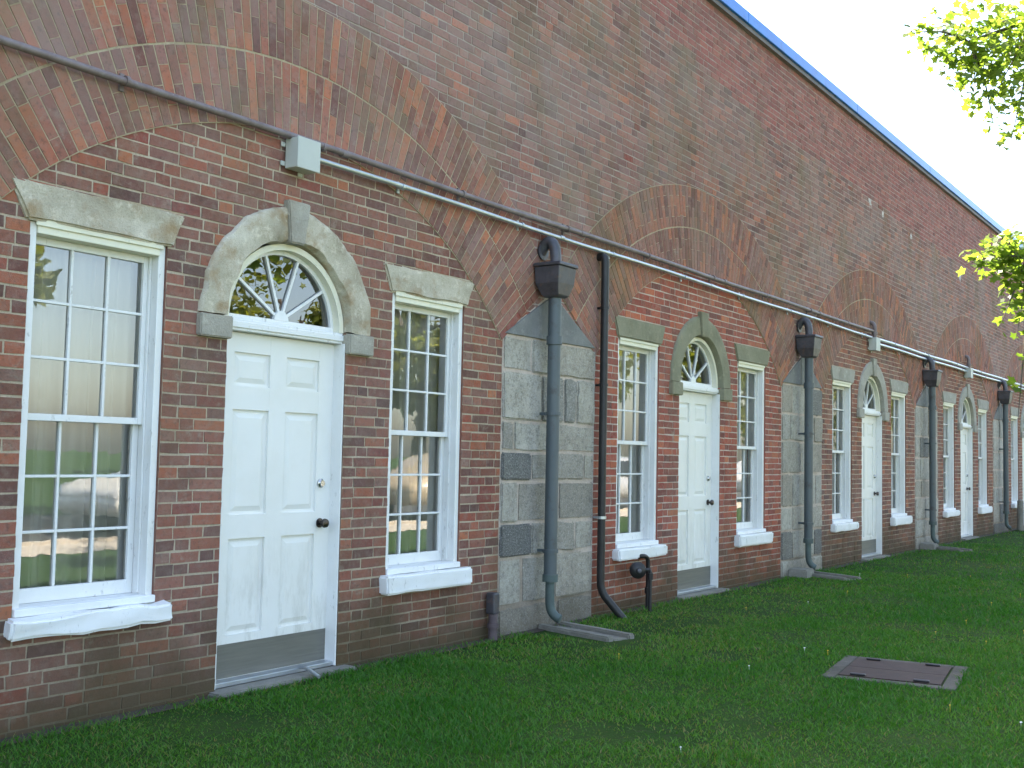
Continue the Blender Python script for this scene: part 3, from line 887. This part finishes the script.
PIPE_LABELS = ['blue grey downpipe with hopper head on the nearest granite pier, left of the black pipe',
               'blue grey downpipe with hopper head between the second and third door groups',
               'blue grey downpipe with dark hopper head between the third and fourth doors',
               'blue grey downpipe with dark hopper head right of the fourth door']
dp = make_downpipe()
dp.location = (BX(0) + 2.86, 0, 0); tag(dp, PIPE_LABELS[0], 'downpipe', 'downpipes with hopper heads on the stone piers')
for k in (1, 2, 3):
    c = copy_tree(dp); c.location = (BX(k) + 2.88, 0, 0); c['label'] = PIPE_LABELS[k]

m = MB()                                                 # thin black pipe
px = BX(0) + 3.80
m.tube([(px, .01, 3.22)] + bez([(px, -.03, 3.22), (px, -.085, 3.235), (px, -.085, 3.17)], 6) + [(px, -.085, 2), (px, -.085, .33)] + bez([(px, -.085, .30), (px, -.085, .22), (px + .02, -.12, .16)], 4) + [(px + .12, -.30, -.08)], .036, 16)
o = m.build('black_pipe', M['black'], None, smooth=True); tag(o, 'thin black iron pipe running down the wall and kicking out into the grass', 'pipe')
for z in (.86, 2.05, 2.75):
    mm = MB(); mm.lathe([(-.012, .043), (.012, .043)], (px, -.085, z), 'z', 16); mm.box(px - .01, px + .01, -.05, -.004, z - .01, z + .01)
    mm.build('clip', M['zinc'] if z == .86 else M['black'], o)

# ------------------------------------------------------------------ conduits and boxes
def conduit(name, xa, xb, y, z, r, mat, label, cat, clips):
    m = MB(); n = max(6, int((xb - xa) / .8))
    path = [(xa + (xb - xa) * i / n, y + .003 * math.sin(i * 2.1), z + .006 * math.sin(i * 1.3)) for i in range(n + 1)]
    m.tube(path, r, 14)
    x = xa + 3.0
    while x < xb: m.lathe([(-.03, r * 1.18), (.03, r * 1.18)], (x, y, z), 'x', 14); x += 3.05
    o = m.build(name, mat, None, smooth=True); tag(o, label, cat)
    for x in clips:
        mm = MB(); mm.lathe([(-.012, r * 1.3), (.012, r * 1.3)], (x, y, z), 'x', 14); mm.box(x - .012, x + .012, y + r, -.008, z - .012, z + .012)
        mm.box(x - .013, x + .013, -.024, -.012, z - r * 2.2, z + r * 2.2)
        mm.build('clip', mat, o)
    return o
B2, B3, B4 = BX(2) - .15, BX(3) - .15, BX(4) - .15
conduit('rusty_conduit', X0 + .3, B2, -.062, 3.365, .022, M['rust'], 'thick rusty brown conduit running along the wall above the nearer doors', 'conduit', [x for x in np.arange(2.2, 17, 1.5)])
conduit('silver_conduit', BX(0) + .085, B2 - .10, -.060, 3.272, .0185, M['zinc'], 'thin silver conduit running under the rusty one from the nearest grey box', 'conduit', [x for x in np.arange(6.0, 16.8, 1.5)])
conduit('silver_conduit', B2 + .097, X1 - .4, -.060, 3.27, .024, M['zinc'], 'upper silver conduit running on from the second grey box into the distance', 'conduit', [x for x in np.arange(18, 40, 2)])
conduit('silver_conduit', B2 + .097, X1 - .4, -.060, 3.195, .022, M['zinc'], 'lower of the two silver conduits running on into the distance', 'conduit', [x for x in np.arange(18.4, 40, 2)])
def junction_box():
    root = empty('junction_box')
    m = MB(); m.box(-.095, .095, -.125, -.022, -.105, .085)
    m.box(-.13, -.096, -.024, -.016, .03, .06); m.box(-.13, -.096, -.024, -.016, -.09, -.06); m.box(.02, .06, -.024, -.016, -.13, -.106)
    m.build('case', M['boxgrey'], root, bevel=.006)
    m = MB(); m.box(-.099, .099, -.138, -.126, -.109, .089); m.build('cover', M['boxgrey'], root, bevel=.004)
    return root
jb = junction_box(); jb.location = (BX(0) - .02, 0, 3.27)
tag(jb, 'pale grey metal junction box on the wall above the nearest door', 'junction box', 'junction boxes along the conduit')
for x, z, lab in ((B2, 3.18, 'small grey junction box where the rusty conduit ends above the third door'), (B3, 3.18, 'small grey junction box on the silver conduits above the fourth door'), (B4, 3.18, 'farthest grey junction box on the silver conduits at the right edge')):
    c = copy_tree(jb); c.location = (x, 0, z); c['label'] = lab
mm = MB(); mm.box(BX(0) + .01, BX(0) + .10, -.03, -.010, 3.365 + .03, 3.365 + .10)
STUB = [(B2, 'short rusty pipe stub rising above the second grey box'), (B3, 'short rusty pipe stub rising above the third grey box'), (B4, 'short rusty pipe stub rising above the farthest grey box')]
for i, (x, lab) in enumerate(STUB):
    if i == 0:
        m = MB(); m.tube([(0, -.075, 3.275), (0, -.075, 3.40)] + bez([(0, -.075, 3.42), (0, -.075, 3.49), (0, -.02, 3.50)], 5) + [(0, .0, 3.50)], .032, 12)
        m.lathe([(-.02, .045), (.02, .045)], (0, -.075, 3.34), 'z', 12)
        st = m.build('pipe_stub', M['rust'], None, smooth=True); o = st
    else: o = st.copy(); col.objects.link(o)
    o.location = (x + .02, 0, 0); tag(o, lab, 'pipe stub', 'pipe stubs above the junction boxes')

# ------------------------------------------------------------------ things at the foot of the wall
root = empty('standpipe', (7.20, -.07, 0)); tag(root, 'short rusty standpipe with a dark cap at the foot of the brick wall', 'standpipe')
m = MB(); m.tube([(0, 0, -.06), (0, 0, .20)], .036, 14); m.lathe([(-.015, .046), (.015, .046)], (0, 0, .08), 'z', 14); m.build('pipe', simple('purple_rust', (.07, .05, .055), (.13, .095, .10), 9, .7), root, smooth=True)
m = MB(); m.box(-.040, .036, -.036, .046, .17, .335); m.build('cap', M['hopper'], root, bevel=.012)

root = empty('gas_regulator', (9.40, -.15, 0)); root.rotation_euler = (0, 0, R(-48)); tag(root, 'round black gas regulator on a thin pipe beneath a white sill', 'gas regulator')
m = MB(); m.lathe([(.045, .03), (.04, .055), (.015, .072), (.01, .078), (-.01, .078), (-.015, .072), (-.035, .05), (-.04, .02)], (0, 0, .355), 'y', 22); m.build('diaphragm_case', M['black'], root, smooth=True)
m = MB(); m.lathe([(-.041, .022), (-.075, .02), (-.078, .012)], (0, 0, .355), 'y', 14); m.build('cap', M['hopper'], root, smooth=True)
m = MB(); m.tube([(.06, .0, .36), (.115, 0, .36), (.12, 0, .34), (.12, 0, -.08)], .017, 10); m.lathe([(-.03, .028), (.03, .028)], (.12, 0, .30), 'z', 10); m.build('pipe', M['black'], root, smooth=True)
m = MB(); gx, gy = 9.56, -.10
m.tube([(gx, .01, .455)] + bez([(gx, -.03, .46), (gx, -.09, .47), (gx + .04, gy, .475), (gx + .09, gy, .47), (gx + .135, gy, .465), (gx + .14, gy, .40)], 9) + [(gx + .14, gy, .2), (gx + .14, gy, -.08)], .021, 12)
m.lathe([(-.03, .03), (.03, .03)], (gx + .14, gy, .14), 'z', 12)
o = m.build('gas_pipe', M['black'], None, smooth=True); tag(o, 'bent black gas pipe rising out of the grass right of the regulator', 'pipe')

def make_trough():
    bl = [([(-.16, -.06), (-.085, -.06), (-.085, .095), (-.16, .095)], -.80, -.0, (.3, .3, 0)), ([(.085, -.06), (.16, -.06), (.16, .095), (.085, .095)], -.80, -.0, (.3, .3, 0)),
          ([(-.086, -.06), (.086, -.06), (.086, .066), (-.086, .066)], -.798, -.0, (.3, .3, 0))]
    return rough_mesh('splash_trough', bl, M['concrete'], None, .004, .012, 5, 6)
tr0 = make_trough(); tr0.location = (8.06, -.06, -.085); tr0.rotation_euler = (0, 0, R(-14)); tag(tr0, 'long grey concrete splash trough in the grass under the nearest downpipe', 'splash trough', 'splash troughs under the downpipes')
for k, lab in ((1, 'grey concrete splash trough under the second downpipe'), (2, 'small looking grey splash trough under the third downpipe')):
    o = tr0.copy(); col.objects.link(o); o.location = (BX(k) + 2.98, -.06, -.085); o.rotation_euler = (0, 0, R(-18 - 6 * k)); o['label'] = lab
def pad(x, lab):
    o = rough_mesh('base_stone', [([(-.16, -.06), (.16, -.06), (.15, .07), (-.15, .07)], -.26, -.02, (.4, .4, 0))], M['concrete'], None, .008, .015, 4, 7, seed=x); o.location = (x, 0, 0); tag(o, lab, 'stone', 'base stones under the downpipes'); return o
pad(BX(1) + 2.66, 'rough base stone in the grass left of the second downpipe foot')
pad(BX(2) + 2.66, 'rough base stone in the grass left of the third downpipe foot')
# loose bent metal strip on the nearest doorstep
m = MB(); m.tube(bez([(5.22, .03, .028), (5.22, -.04, .05), (5.20, -.10, .02), (5.17, -.20, .006)], 8), .011, 8)
o = m.build('doorstop', M['zinc'], None, smooth=True); tag(o, 'thin grey bent metal rod lying across the nearest doorstep', 'metal rod')

# far end posts by the wall
m = MB(); m.tube([(0, 0, -.05), (0, 0, .62), (0, 0, .66)], [.07, .065, .03], 14)
o = m.build('marker_post', M['concrete'], None, smooth=True, loc=(27.1, -.22, 0)); tag(o, 'stubby grey post beside the farthest window', 'post')

# steel hatch in the lawn
root = empty('ground_hatch', (7.95, -2.93, -.052)); root.rotation_euler = (0, 0, R(8)); tag(root, 'rusty steel access hatch set in the lawn', 'hatch')
m = MB(); W2, D2 = .46, .42
for a, b, c, d in ((-W2, W2, -D2, -D2 + .09), (-W2, W2, D2 - .09, D2), (-W2, -W2 + .09, -D2 + .09, D2 - .09), (W2 - .09, W2, -D2 + .09, D2 - .09)): m.box(a, b, c, d, -.05, .032)
m.build('frame', M['dirtycon'], root, bevel=.008)
m = MB(); m.box(-W2 + .1, -.004, -D2 + .1, D2 - .1, -.02, .036); m.box(.004, W2 - .1, -D2 + .1, D2 - .1, -.02, .036)
m.build('cover', M['rustplate'], root)
for x in (-W2 + .13, W2 - .13):
    for y_ in (-.2, .2):
        m = MB(); m.box(x - .022, x + .022, y_ - .05, y_ + .05, .037, .050); m.build('hinge', M['black'], root, bevel=.006)

# ------------------------------------------------------------------ ground
def gsheet(name, x0, x1, y0, y1, z, mat, nx=1, ny=1, bumpy=0.0):
    vs = [(x0 + (x1 - x0) * i / nx, y0 + (y1 - y0) * j / ny, z) for j in range(ny + 1) for i in range(nx + 1)]
    if bumpy: vs = [(x, y, z + bumpy * noise.noise(Vector((x * .9, y * .9, 0)))) for x, y, z in vs]
    fs = [(j * (nx + 1) + i, j * (nx + 1) + i + 1, (j + 1) * (nx + 1) + i + 1, (j + 1) * (nx + 1) + i) for j in range(ny) for i in range(nx)]
    mb = MB(); mb.add(vs, fs); o = mb.build(name, mat, None, fix=False, smooth=bool(bumpy)); o['kind'] = 'structure'; return o
GZ = -.03
gsheet('ground', -250, 300, -300, 250, GZ - .02, M['lawn'])
gsheet('lawn', -20, 70, -8.0, .05, GZ, M['lawn'], 180, 16, .012)
gsheet('soil', X0, X1, -.13, .0, GZ + .006, M['soil'], 120, 2, .006)
gsheet('pavement', -40, 90, -9.3, -8.0, GZ + .01, M['paving'])
gsheet('road', -60, 120, -16, -9.3, GZ - .012, M['asphalt'])
m = MB(); m.box(-40, 90, -9.44, -9.3, GZ - .1, GZ + .06); o = m.build('kerb', M['paving'], None); o['kind'] = 'structure'

# grass blades ---------------------------------------------------------------------------------
def grass(n_target):
    pts = []
    cam = np.array([0, -5.18])
    # density falls with distance from the viewer's side of the lawn
    def area(xa, xb, ya, yb, n):
        x = rng.uniform(xa, xb, n); y = rng.uniform(ya, yb, n); return np.stack([x, y], 1)
    zones = [(2.0, 6.5, -5.2, .0, 5200), (6.5, 10, -5.2, 0, 3800), (10, 15, -5.4, 0, 1700), (15, 22, -5.0, 0, 520), (22, 40, -4.5, 0, 170), (-3, 2, -7.0, 0, 250), (2, 22, -8.0, -5.2, 200)]
    P_ = np.concatenate([area(a, b, c, d, int((b - a) * (d - c) * dn)) for a, b, c, d, dn in zones])
    x, y = P_[:, 0], P_[:, 1]
    # bare patches and hard things
    def vn(x, y, s, o):
        return np.array([noise.noise(Vector((a * s + o, b * s - o, o))) for a, b in zip(x, y)])
    hx, hy = x - 7.95, y + 2.93; ca, sa = math.cos(R(8)), math.sin(R(8)); q = .03 * rng.random(len(x))
    keep = ~((abs(hx * ca + hy * sa) < .435 + q) & (abs(-hx * sa + hy * ca) < .395 + q))
    for k in BAYS: keep &= ~((abs(x - BX(k)) < .57) & (y > -.11))
    keep &= ~((abs(x - 7.87) < .22) & (y > -.95))
    keep &= (y < -.10) | ((y < -.03) & (rng.random(len(y)) < .35))
    x, y = x[keep], y[keep]
    g = np.round(np.stack([x, y], 1) * 6) / 6
    uq, inv = np.unique(g, axis=0, return_inverse=True); inv = inv.ravel()
    big = vn(uq[:, 0], uq[:, 1], .55, 3.1)[inv]; mid = vn(uq[:, 0], uq[:, 1], 2.1, 9.7)[inv]
    dist = np.hypot(x, y + 5.18)
    n = len(x)
    thin = rng.random(n) < np.clip(1.0 - np.clip(big * 1.1 + mid * 1.1 - .15, 0, .85), .12, 1)
    x, y, big, mid, dist = x[thin], y[thin], big[thin], mid[thin], dist[thin]; n = len(x)
    h = (.016 + .017 * rng.random(n) + .014 * np.clip(-mid, -.5, 1)) * (1 + .012 * dist) * (1 + .5 * np.clip(-big, 0, 1))
    h *= np.where(y > -.18, 1.35, 1)
    w = (.0017 + .0014 * rng.random(n)) * (1 + .10 * np.clip(dist - 4, 0, 12))
    a = rng.uniform(0, 2 * np.pi, n); lean = h * rng.uniform(.2, 1.5, n); la = rng.uniform(0, 2 * np.pi, n)
    bx, by = np.cos(a) * w, np.sin(a) * w; lx, ly = np.cos(la) * lean, np.sin(la) * lean
    z0 = np.full(n, GZ - .008)
    V = np.empty((n, 5, 3), np.float32)
    V[:, 0] = np.stack([x - bx, y - by, z0], 1); V[:, 1] = np.stack([x + bx, y + by, z0], 1)
    V[:, 2] = np.stack([x + .8 * bx + .35 * lx, y + .8 * by + .35 * ly, z0 + h * .6], 1)
    V[:, 3] = np.stack([x - .8 * bx + .35 * lx, y - .8 * by + .35 * ly, z0 + h * .6], 1)
    V[:, 4] = np.stack([x + lx, y + ly, z0 + h * .95], 1)
    idx = np.arange(n, dtype=np.int32)[:, None] * 5
    loops = np.concatenate([idx + np.array([0, 1, 2, 3]), idx + np.array([3, 2, 4])], 1).ravel()
    starts = (np.arange(n, dtype=np.int32)[:, None] * 7 + np.array([0, 4])).ravel()
    me = bpy.data.meshes.new('grass')
    me.vertices.add(n * 5); me.vertices.foreach_set('co', V.ravel())
    me.loops.add(n * 7); me.loops.foreach_set('vertex_index', loops.astype(np.int32))
    me.polygons.add(n * 2); me.polygons.foreach_set('loop_start', starts.astype(np.int32))
    me.update(calc_edges=True)
    tone = np.clip(.42 + .65 * big + .45 * mid + rng.normal(0, .28, n), 0, 1)
    dry = np.where(rng.random(n) < np.clip(.03 + .35 * np.clip(big, 0, 1) + .28 * np.clip(mid, 0, 1), 0, .4), rng.uniform(.4, 1, n), 0)
    c = np.ones((n * 2, 4), np.float32); c[:, 0] = np.repeat(tone, 2); c[:, 1] = np.repeat(dry, 2)
    at = me.attributes.new('rnd', 'FLOAT_COLOR', 'FACE'); at.data.foreach_set('color', c.ravel())
    me.materials.append(M['grass'])
    return tag(link(bpy.data.objects.new('grass', me)), 'short mown green grass of the lawn', 'grass', kind='stuff')
grass(0)

def flowers(name, mat, n, label, size):
    mb = MB(); rr = random.Random(len(name))
    for _ in range(n):
        x = rr.uniform(4.5, 20); y = rr.uniform(-4.4, -.5); z = GZ + rr.uniform(.025, .045); s = size * rr.uniform(.7, 1.3)
        k = 8; vs = [(x + s * (1 if j % 2 else .75) * math.cos(j * math.pi * 2 / k), y + s * (1 if j % 2 else .75) * math.sin(j * math.pi * 2 / k), z + .003 * (j % 2)) for j in range(k)] + [(x, y, z + .006)]
        mb.add(vs, [(j, (j + 1) % k, k) for j in range(k)])
        mb.tube([(x, y, z + .003), (x + .004, y, GZ - .01)], .0014, 5)
    tag(mb.build(name, mat, None, fix=False), label, 'flowers', kind='stuff')
flowers('daisies', M['petal_w'], 12, 'tiny white daisies scattered in the lawn', .008)
flowers('buttercups', M['petal_y'], 30, 'tiny yellow buttercups scattered in the lawn', .008)

# ------------------------------------------------------------------ trees
LEAF5 = []
for j in range(10):
    a = math.pi / 2 + j * math.pi * 2 / 10; r = (1.0 if j % 2 == 0 else .66) * (1.0 if j in (0, 2, 8) else .80)
    LEAF5.append((r * math.cos(a) * .95, r * math.sin(a)))
def leaves_mesh(name, centers, size, mat, parent, shape=True, droop=.5):
    n = len(centers); C = np.array(centers, np.float32)
    base = np.array(LEAF5 if shape else [(-.5, -.8), (.45, -.7), (.7, .2), (.05, 1.0), (-.65, .3)], np.float32); m = len(base)
    nz = rng.normal(0, 1, (n, 3)).astype(np.float32); nz[:, 2] = np.abs(nz[:, 2]) + droop
    nz /= np.linalg.norm(nz, axis=1)[:, None]
    t0 = rng.normal(0, 1, (n, 3)).astype(np.float32); u = np.cross(nz, t0); u /= np.linalg.norm(u, axis=1)[:, None]; v = np.cross(nz, u)
    s = (size * rng.uniform(.6, 1.25, n)).astype(np.float32)
    V = C[:, None, :] + s[:, None, None] * (base[None, :, 0:1] * u[:, None, :] + base[None, :, 1:2] * v[:, None, :])
    curl = (base[:, 0] ** 2 + base[:, 1] ** 2)[None, :, None] * nz[:, None, :] * s[:, None, None] * rng.uniform(-.25, .05, n)[:, None, None]
    V = (V + curl).astype(np.float32)
    me = bpy.data.meshes.new(name)
    me.vertices.add(n * m); me.vertices.foreach_set('co', V.ravel())
    me.loops.add(n * m); me.loops.foreach_set('vertex_index', np.arange(n * m, dtype=np.int32))
    me.polygons.add(n); me.polygons.foreach_set('loop_start', (np.arange(n) * m).astype(np.int32))
    me.update(calc_edges=True)
    c = np.ones((n, 4), np.float32); c[:, 0] = rng.random(n)
    me.attributes.new('rnd', 'FLOAT_COLOR', 'FACE').data.foreach_set('color', c.ravel())
    me.materials.append(mat)
    return link(bpy.data.objects.new(name, me), parent)

def crown_points(c, r, n, nclump, rr, squash=.8):
    cl = []
    for _ in range(nclump):
        while True:
            p = np.array([rr.uniform(-1, 1) for _ in range(3)])
            if .35 < np.linalg.norm(p) < 1: break
        cl.append((p * r * np.array([1, 1, squash]) + np.array(c), rr.uniform(.16, .30) * r))
    out = []
    for _ in range(n):
        q, s = cl[rr.randrange(nclump)]
        d = rng.normal(0, 1, 3); d /= np.linalg.norm(d); out.append(q + d * s * rr.uniform(.35, 1) * np.array([1, 1, .75]))
    return out, [q for q, s in cl]

def near_tree():
    rr = random.Random(21)
    bx, by = 14.2, -7.7
    root = empty('maple_tree', (bx, by, GZ)); tag(root, 'leafy tree with sunlit branches overhanging at the right edge, beside the building', 'tree')
    inv = Vector((bx, by, GZ))
    m = MB()
    L = lambda *p: [Vector(q) - inv for q in p]
    m.tube(L((bx, by, GZ - .1), (bx, by, .3), (bx + .05, by, 1.8), (bx - .05, by + .02, 3.6), (bx + .1, by - .1, 5.5), (bx, by - .2, 8.0)), [.36, .29, .25, .22, .17, .08], 14)
    cp, cl = crown_points((bx + .3, by - .9, 8.2), 4.6, 5200, 60, rr)
    for q in cl[:26]:
        s = Vector((bx, by - .05, rr.uniform(3.6, 6.5))); e = Vector(q)
        m.tube([p - inv for p in bez([s, s.lerp(e, .5) + Vector((0, 0, .5)), e], 6)], [.09, .075, .06, .05, .038, .027, .015], 7)
    # limbs that reach out over the lawn, with drooping sprays
    pts = []
    limb1 = bez([(bx, by, 4.2), (12.2, -6.3, 5.9), (10.6, -4.5, 5.6), (9.15, -3.15, 4.72)], 10)
    limb2 = bez([(bx, by, 3.4), (12.4, -6.0, 4.4), (10.9, -4.5, 4.0), (9.5, -3.5, 3.02)], 10)
    for lb in (limb1, limb2): m.tube([p - inv for p in lb], [.10, .09, .08, .07, .06, .05, .042, .034, .026, .018, .010], 8)
    SPR = [  # (twig end, spread, leaves)
        ((8.75, -3.10, 4.72), .18, 30), ((8.95, -3.2, 4.72), .28, 60), ((9.1, -3.35, 4.75), .30, 70), ((9.3, -3.6, 4.85), .40, 95),
        ((9.0, -3.50, 4.35), .26, 60), ((9.15, -3.60, 4.05), .22, 50), ((9.2, -3.62, 4.30), .34, 110), ((9.5, -3.82, 4.35), .32, 80), ((9.3, -3.70, 3.92), .26, 70), ((9.7, -3.95, 4.0), .3, 60),
        ((9.15, -3.48, 2.95), .16, 34), ((9.25, -3.56, 3.05), .18, 50), ((9.4, -3.66, 2.98), .22, 60), ((9.6, -3.8, 3.1), .25, 60), ((9.35, -3.70, 2.50), .12, 24), ((9.5, -3.78, 2.40), .16, 40), ((9.5, -3.79, 1.78), .09, 14),
        ((10.2, -4.35, 5.2), .5, 120), ((11.2, -5.2, 5.4), .6, 130), ((10.6, -4.6, 4.2), .4, 70)]
    for q, s, n in SPR:
        e = Vector(q) + Vector((0, .27 if q[2] > 3.3 else .36, 0))
        lb = limb1 if q[2] > 3.6 else limb2
        st = min(lb, key=lambda p: (p - e - Vector((.25, -.25, .25))).length)
        mid = st.lerp(e, .5) + Vector((.05, -.03, .10))
        tw = bez([st, mid, e], 6); m.tube([p - inv for p in tw], [.011, .010, .009, .008, .006, .004, .003], 6)
        for _ in range(int(n * 1.9)):
            t_ = rr.random() ** .6; b = tw[int(t_ * 6)]
            d = Vector((rr.gauss(0, 1), rr.gauss(0, 1), rr.gauss(-.25, .9)))
            d = d * min(1, 1.7 / max(.1, d.length)) * s * .55
            pts.append(b + d)
    m.build('trunk', M['bark'], root, smooth=True)
    leaves_mesh('crown', [Vector(p) - inv for p in list(pts)], .046, M['leaf'], root, True, .5)
    leaves_mesh('crown', [Vector(p) - inv for p in cp], .13, M['leaf'], root, True, .5)
near_tree()

def far_tree(x, y, h, r, label, seed, n=4200):
    rr = random.Random(seed)
    root = empty('broadleaf_tree', (x, y, GZ)); tag(root, label, 'tree', 'trees across the road seen only in the window reflections')
    m = MB(); m.tube([(0, 0, -.1), (.05, 0, h * .3), (0, .1, h * .55), (0, 0, h * .8)], [.3, .24, .18, .06], 10)
    cp, cl = crown_points((0, 0, h * .62), r, n, 46, rr, .95)
    for q in cl[:16]:
        s = Vector((0, 0, rr.uniform(h * .28, h * .6))); m.tube(bez([s, s.lerp(Vector(q), .5) + Vector((0, 0, .4)), q], 4), [.09, .07, .05, .035, .02], 6)
    m.build('trunk', M['bark'], root, smooth=True)
    leaves_mesh('crown', cp, .22, M['leaf_far'], root, False, .3)
FT = [(12.3, -18.5, 9.5, 3.0), (30.5, -19.5, 10, 4.2), (42, -21, 9, 3.8), (58, -20, 10, 4.6), (80, -22, 11, 5.5), (22, -42, 13, 5.5), (47, -44, 13, 6.5), (100, -26, 12, 6)]
FL = ['round tree standing nearest across the road', 'broad tree second along the road', 'smaller tree third along the road', 'wide tree fourth along the road', 'big tree fifth along the road', 'tall tree far back behind the first gap', 'tall tree far back behind the second gap', 'last big tree at the end of the road']
for i, ((x, y, h, r), l) in enumerate(zip(FT, FL)): far_tree(x, y, h, r, l, 40 + i)

# ------------------------------------------------------------------ parked cars (mirrored in the panes)
def make_car(paint):
    root = empty('parked_car')
    prof = [(-2.2, .35), (-2.25, .62), (-2.15, .86), (-1.25, .95), (-.55, 1.38), (.75, 1.42), (1.55, 1.02), (2.15, .95), (2.22, .6), (2.15, .33)]
    bm = bmesh.new()
    rows = []
    for s, yy in ((-1, .86), (-1, .80), (1, .80), (1, .86)):
        pass
    secs = [(-.84, 0.0), (-.60, .06), (.60, .06), (.84, 0.0)]
    for yy, lift in secs:
        rows.append([bm.verts.new((x, yy * (1 if z < 1 else .84), z + (lift if z > .9 else 0))) for x, z in prof])
    for a, b in zip(rows, rows[1:]):
        for j in range(len(prof)):
            j2 = (j + 1) % len(prof); bm.faces.new((a[j], a[j2], b[j2], b[j]))
    bm.faces.new(rows[0][::-1]); bm.faces.new(rows[-1])
    bmesh.ops.recalc_face_normals(bm, faces=bm.faces)
    bmesh.ops.bevel(bm, geom=bm.edges[:], offset=.05, segments=3, affect='EDGES')
    me = bpy.data.meshes.new('body'); bm.to_mesh(me); bm.free(); me.materials.append(paint)
    me.polygons.foreach_set('use_smooth', [True] * len(me.polygons)); link(bpy.data.objects.new('body', me), root)
    for s in (-1, 1):
        m = MB(); m.add([(-1.1, s * .835, .98), (1.35, s * .835, 1.04), (.72, s * .735, 1.37), (-.5, s * .735, 1.34)], ((0, 1, 2, 3),)); m.v = [(x, y + s * .012, z) for x, y, z in m.v]
        m.build('side_window', M['carglass'], root, fix=False)
        for x in (-1.35, 1.4):
            m = MB(); m.lathe([(-.1, .25), (-.1, .31), (.1, .31), (.1, .25)], (x, s * .80, .31), 'y', 24); w = m.build('wheel', M['tyre'], root)
            m = MB(); m.lathe([(-.02, .2), (.02, .2)], (x, s * .91, .31), 'y', 20); m.build('rim', M['chrome'], w)
        m = MB(); m.box(2.13, 2.235, s * .66 - .14, s * .66 + .14, .66, .78); m.build('headlight', M['lamp'], root, bevel=.02)
    return root
CARS = [(13.3, 'car_white', 'white saloon car parked at the kerb opposite the nearest window'), (20.5, 'car_tan', 'sand coloured saloon car parked at the kerb'), (27.5, 'car_silver', 'silver saloon car parked at the kerb'), (39, 'car_white', 'white saloon car parked farthest along the kerb')]
for x, p, l in CARS:
    c = make_car(M[p]); c.location = (x, -10.4, GZ - .012); tag(c, l, 'car', 'cars parked across the lawn')

# ------------------------------------------------------------------ light, sky, camera
EL, AZ = R(52), R(9)                    # azimuth measured from +Y towards +X
sun = bpy.data.lights.new('sun', 'SUN'); sun.energy = 5.0; sun.angle = R(.53); sun.color = (1, .955, .88)
so = link(bpy.data.objects.new('sun', sun))
d = Vector((math.cos(EL) * math.sin(AZ), math.cos(EL) * math.cos(AZ), math.sin(EL)))
so.rotation_euler = d.to_track_quat('Z', 'Y').to_euler()
w = bpy.data.worlds.new('World'); sc.world = w; w.use_nodes = True
nt = w.node_tree; nt.nodes.clear()
sky = nt.nodes.new('ShaderNodeTexSky'); sky.sky_type = 'NISHITA'; sky.sun_disc = False; sky.sun_elevation = EL; sky.sun_rotation = AZ
sky.air_density = 1.0; sky.dust_density = 2.5; sky.ozone_density = 1.0
bg = nt.nodes.new('ShaderNodeBackground'); bg.inputs[1].default_value = .14
wo = nt.nodes.new('ShaderNodeOutputWorld'); nt.links.new(sky.outputs[0], bg.inputs[0]); nt.links.new(bg.outputs[0], wo.inputs[0])

f_px, pitch, roll, yaw, dist, hh = 1127.5, R(3.64), R(-1.16), R(55.35), 5.18, 1.396
F = Vector((math.sin(yaw) * math.cos(pitch), math.cos(yaw) * math.cos(pitch), math.sin(pitch)))
Rt = Vector((math.cos(yaw), -math.sin(yaw), 0)); U = Rt.cross(F)
Rc = Rt * math.cos(roll) - U * math.sin(roll); Uc = Rt * math.sin(roll) + U * math.cos(roll)
cam = bpy.data.cameras.new('camera'); cam.sensor_width = 36; cam.lens = 36 * f_px / 1024; cam.clip_end = 2000; cam.clip_start = .05
co = link(bpy.data.objects.new('camera', cam))
mw = Matrix((Rc, Uc, -F)).transposed().to_4x4(); mw.translation = (0, -dist, hh); co.matrix_world = mw
sc.camera = co
sc.view_settings.view_transform = 'Standard'; sc.view_settings.look = 'None'; sc.view_settings.gamma = 1; sc.view_settings.use_curve_mapping = False
sc.view_settings.exposure = 2.55
sc.view_settings.use_white_balance = True
sc.view_settings.white_balance_temperature = 7000
sc.view_settings.white_balance_tint = 10
sc.cycles.use_denoising = True
sc.cycles.max_bounces = 8; sc.cycles.transparent_max_bounces = 12
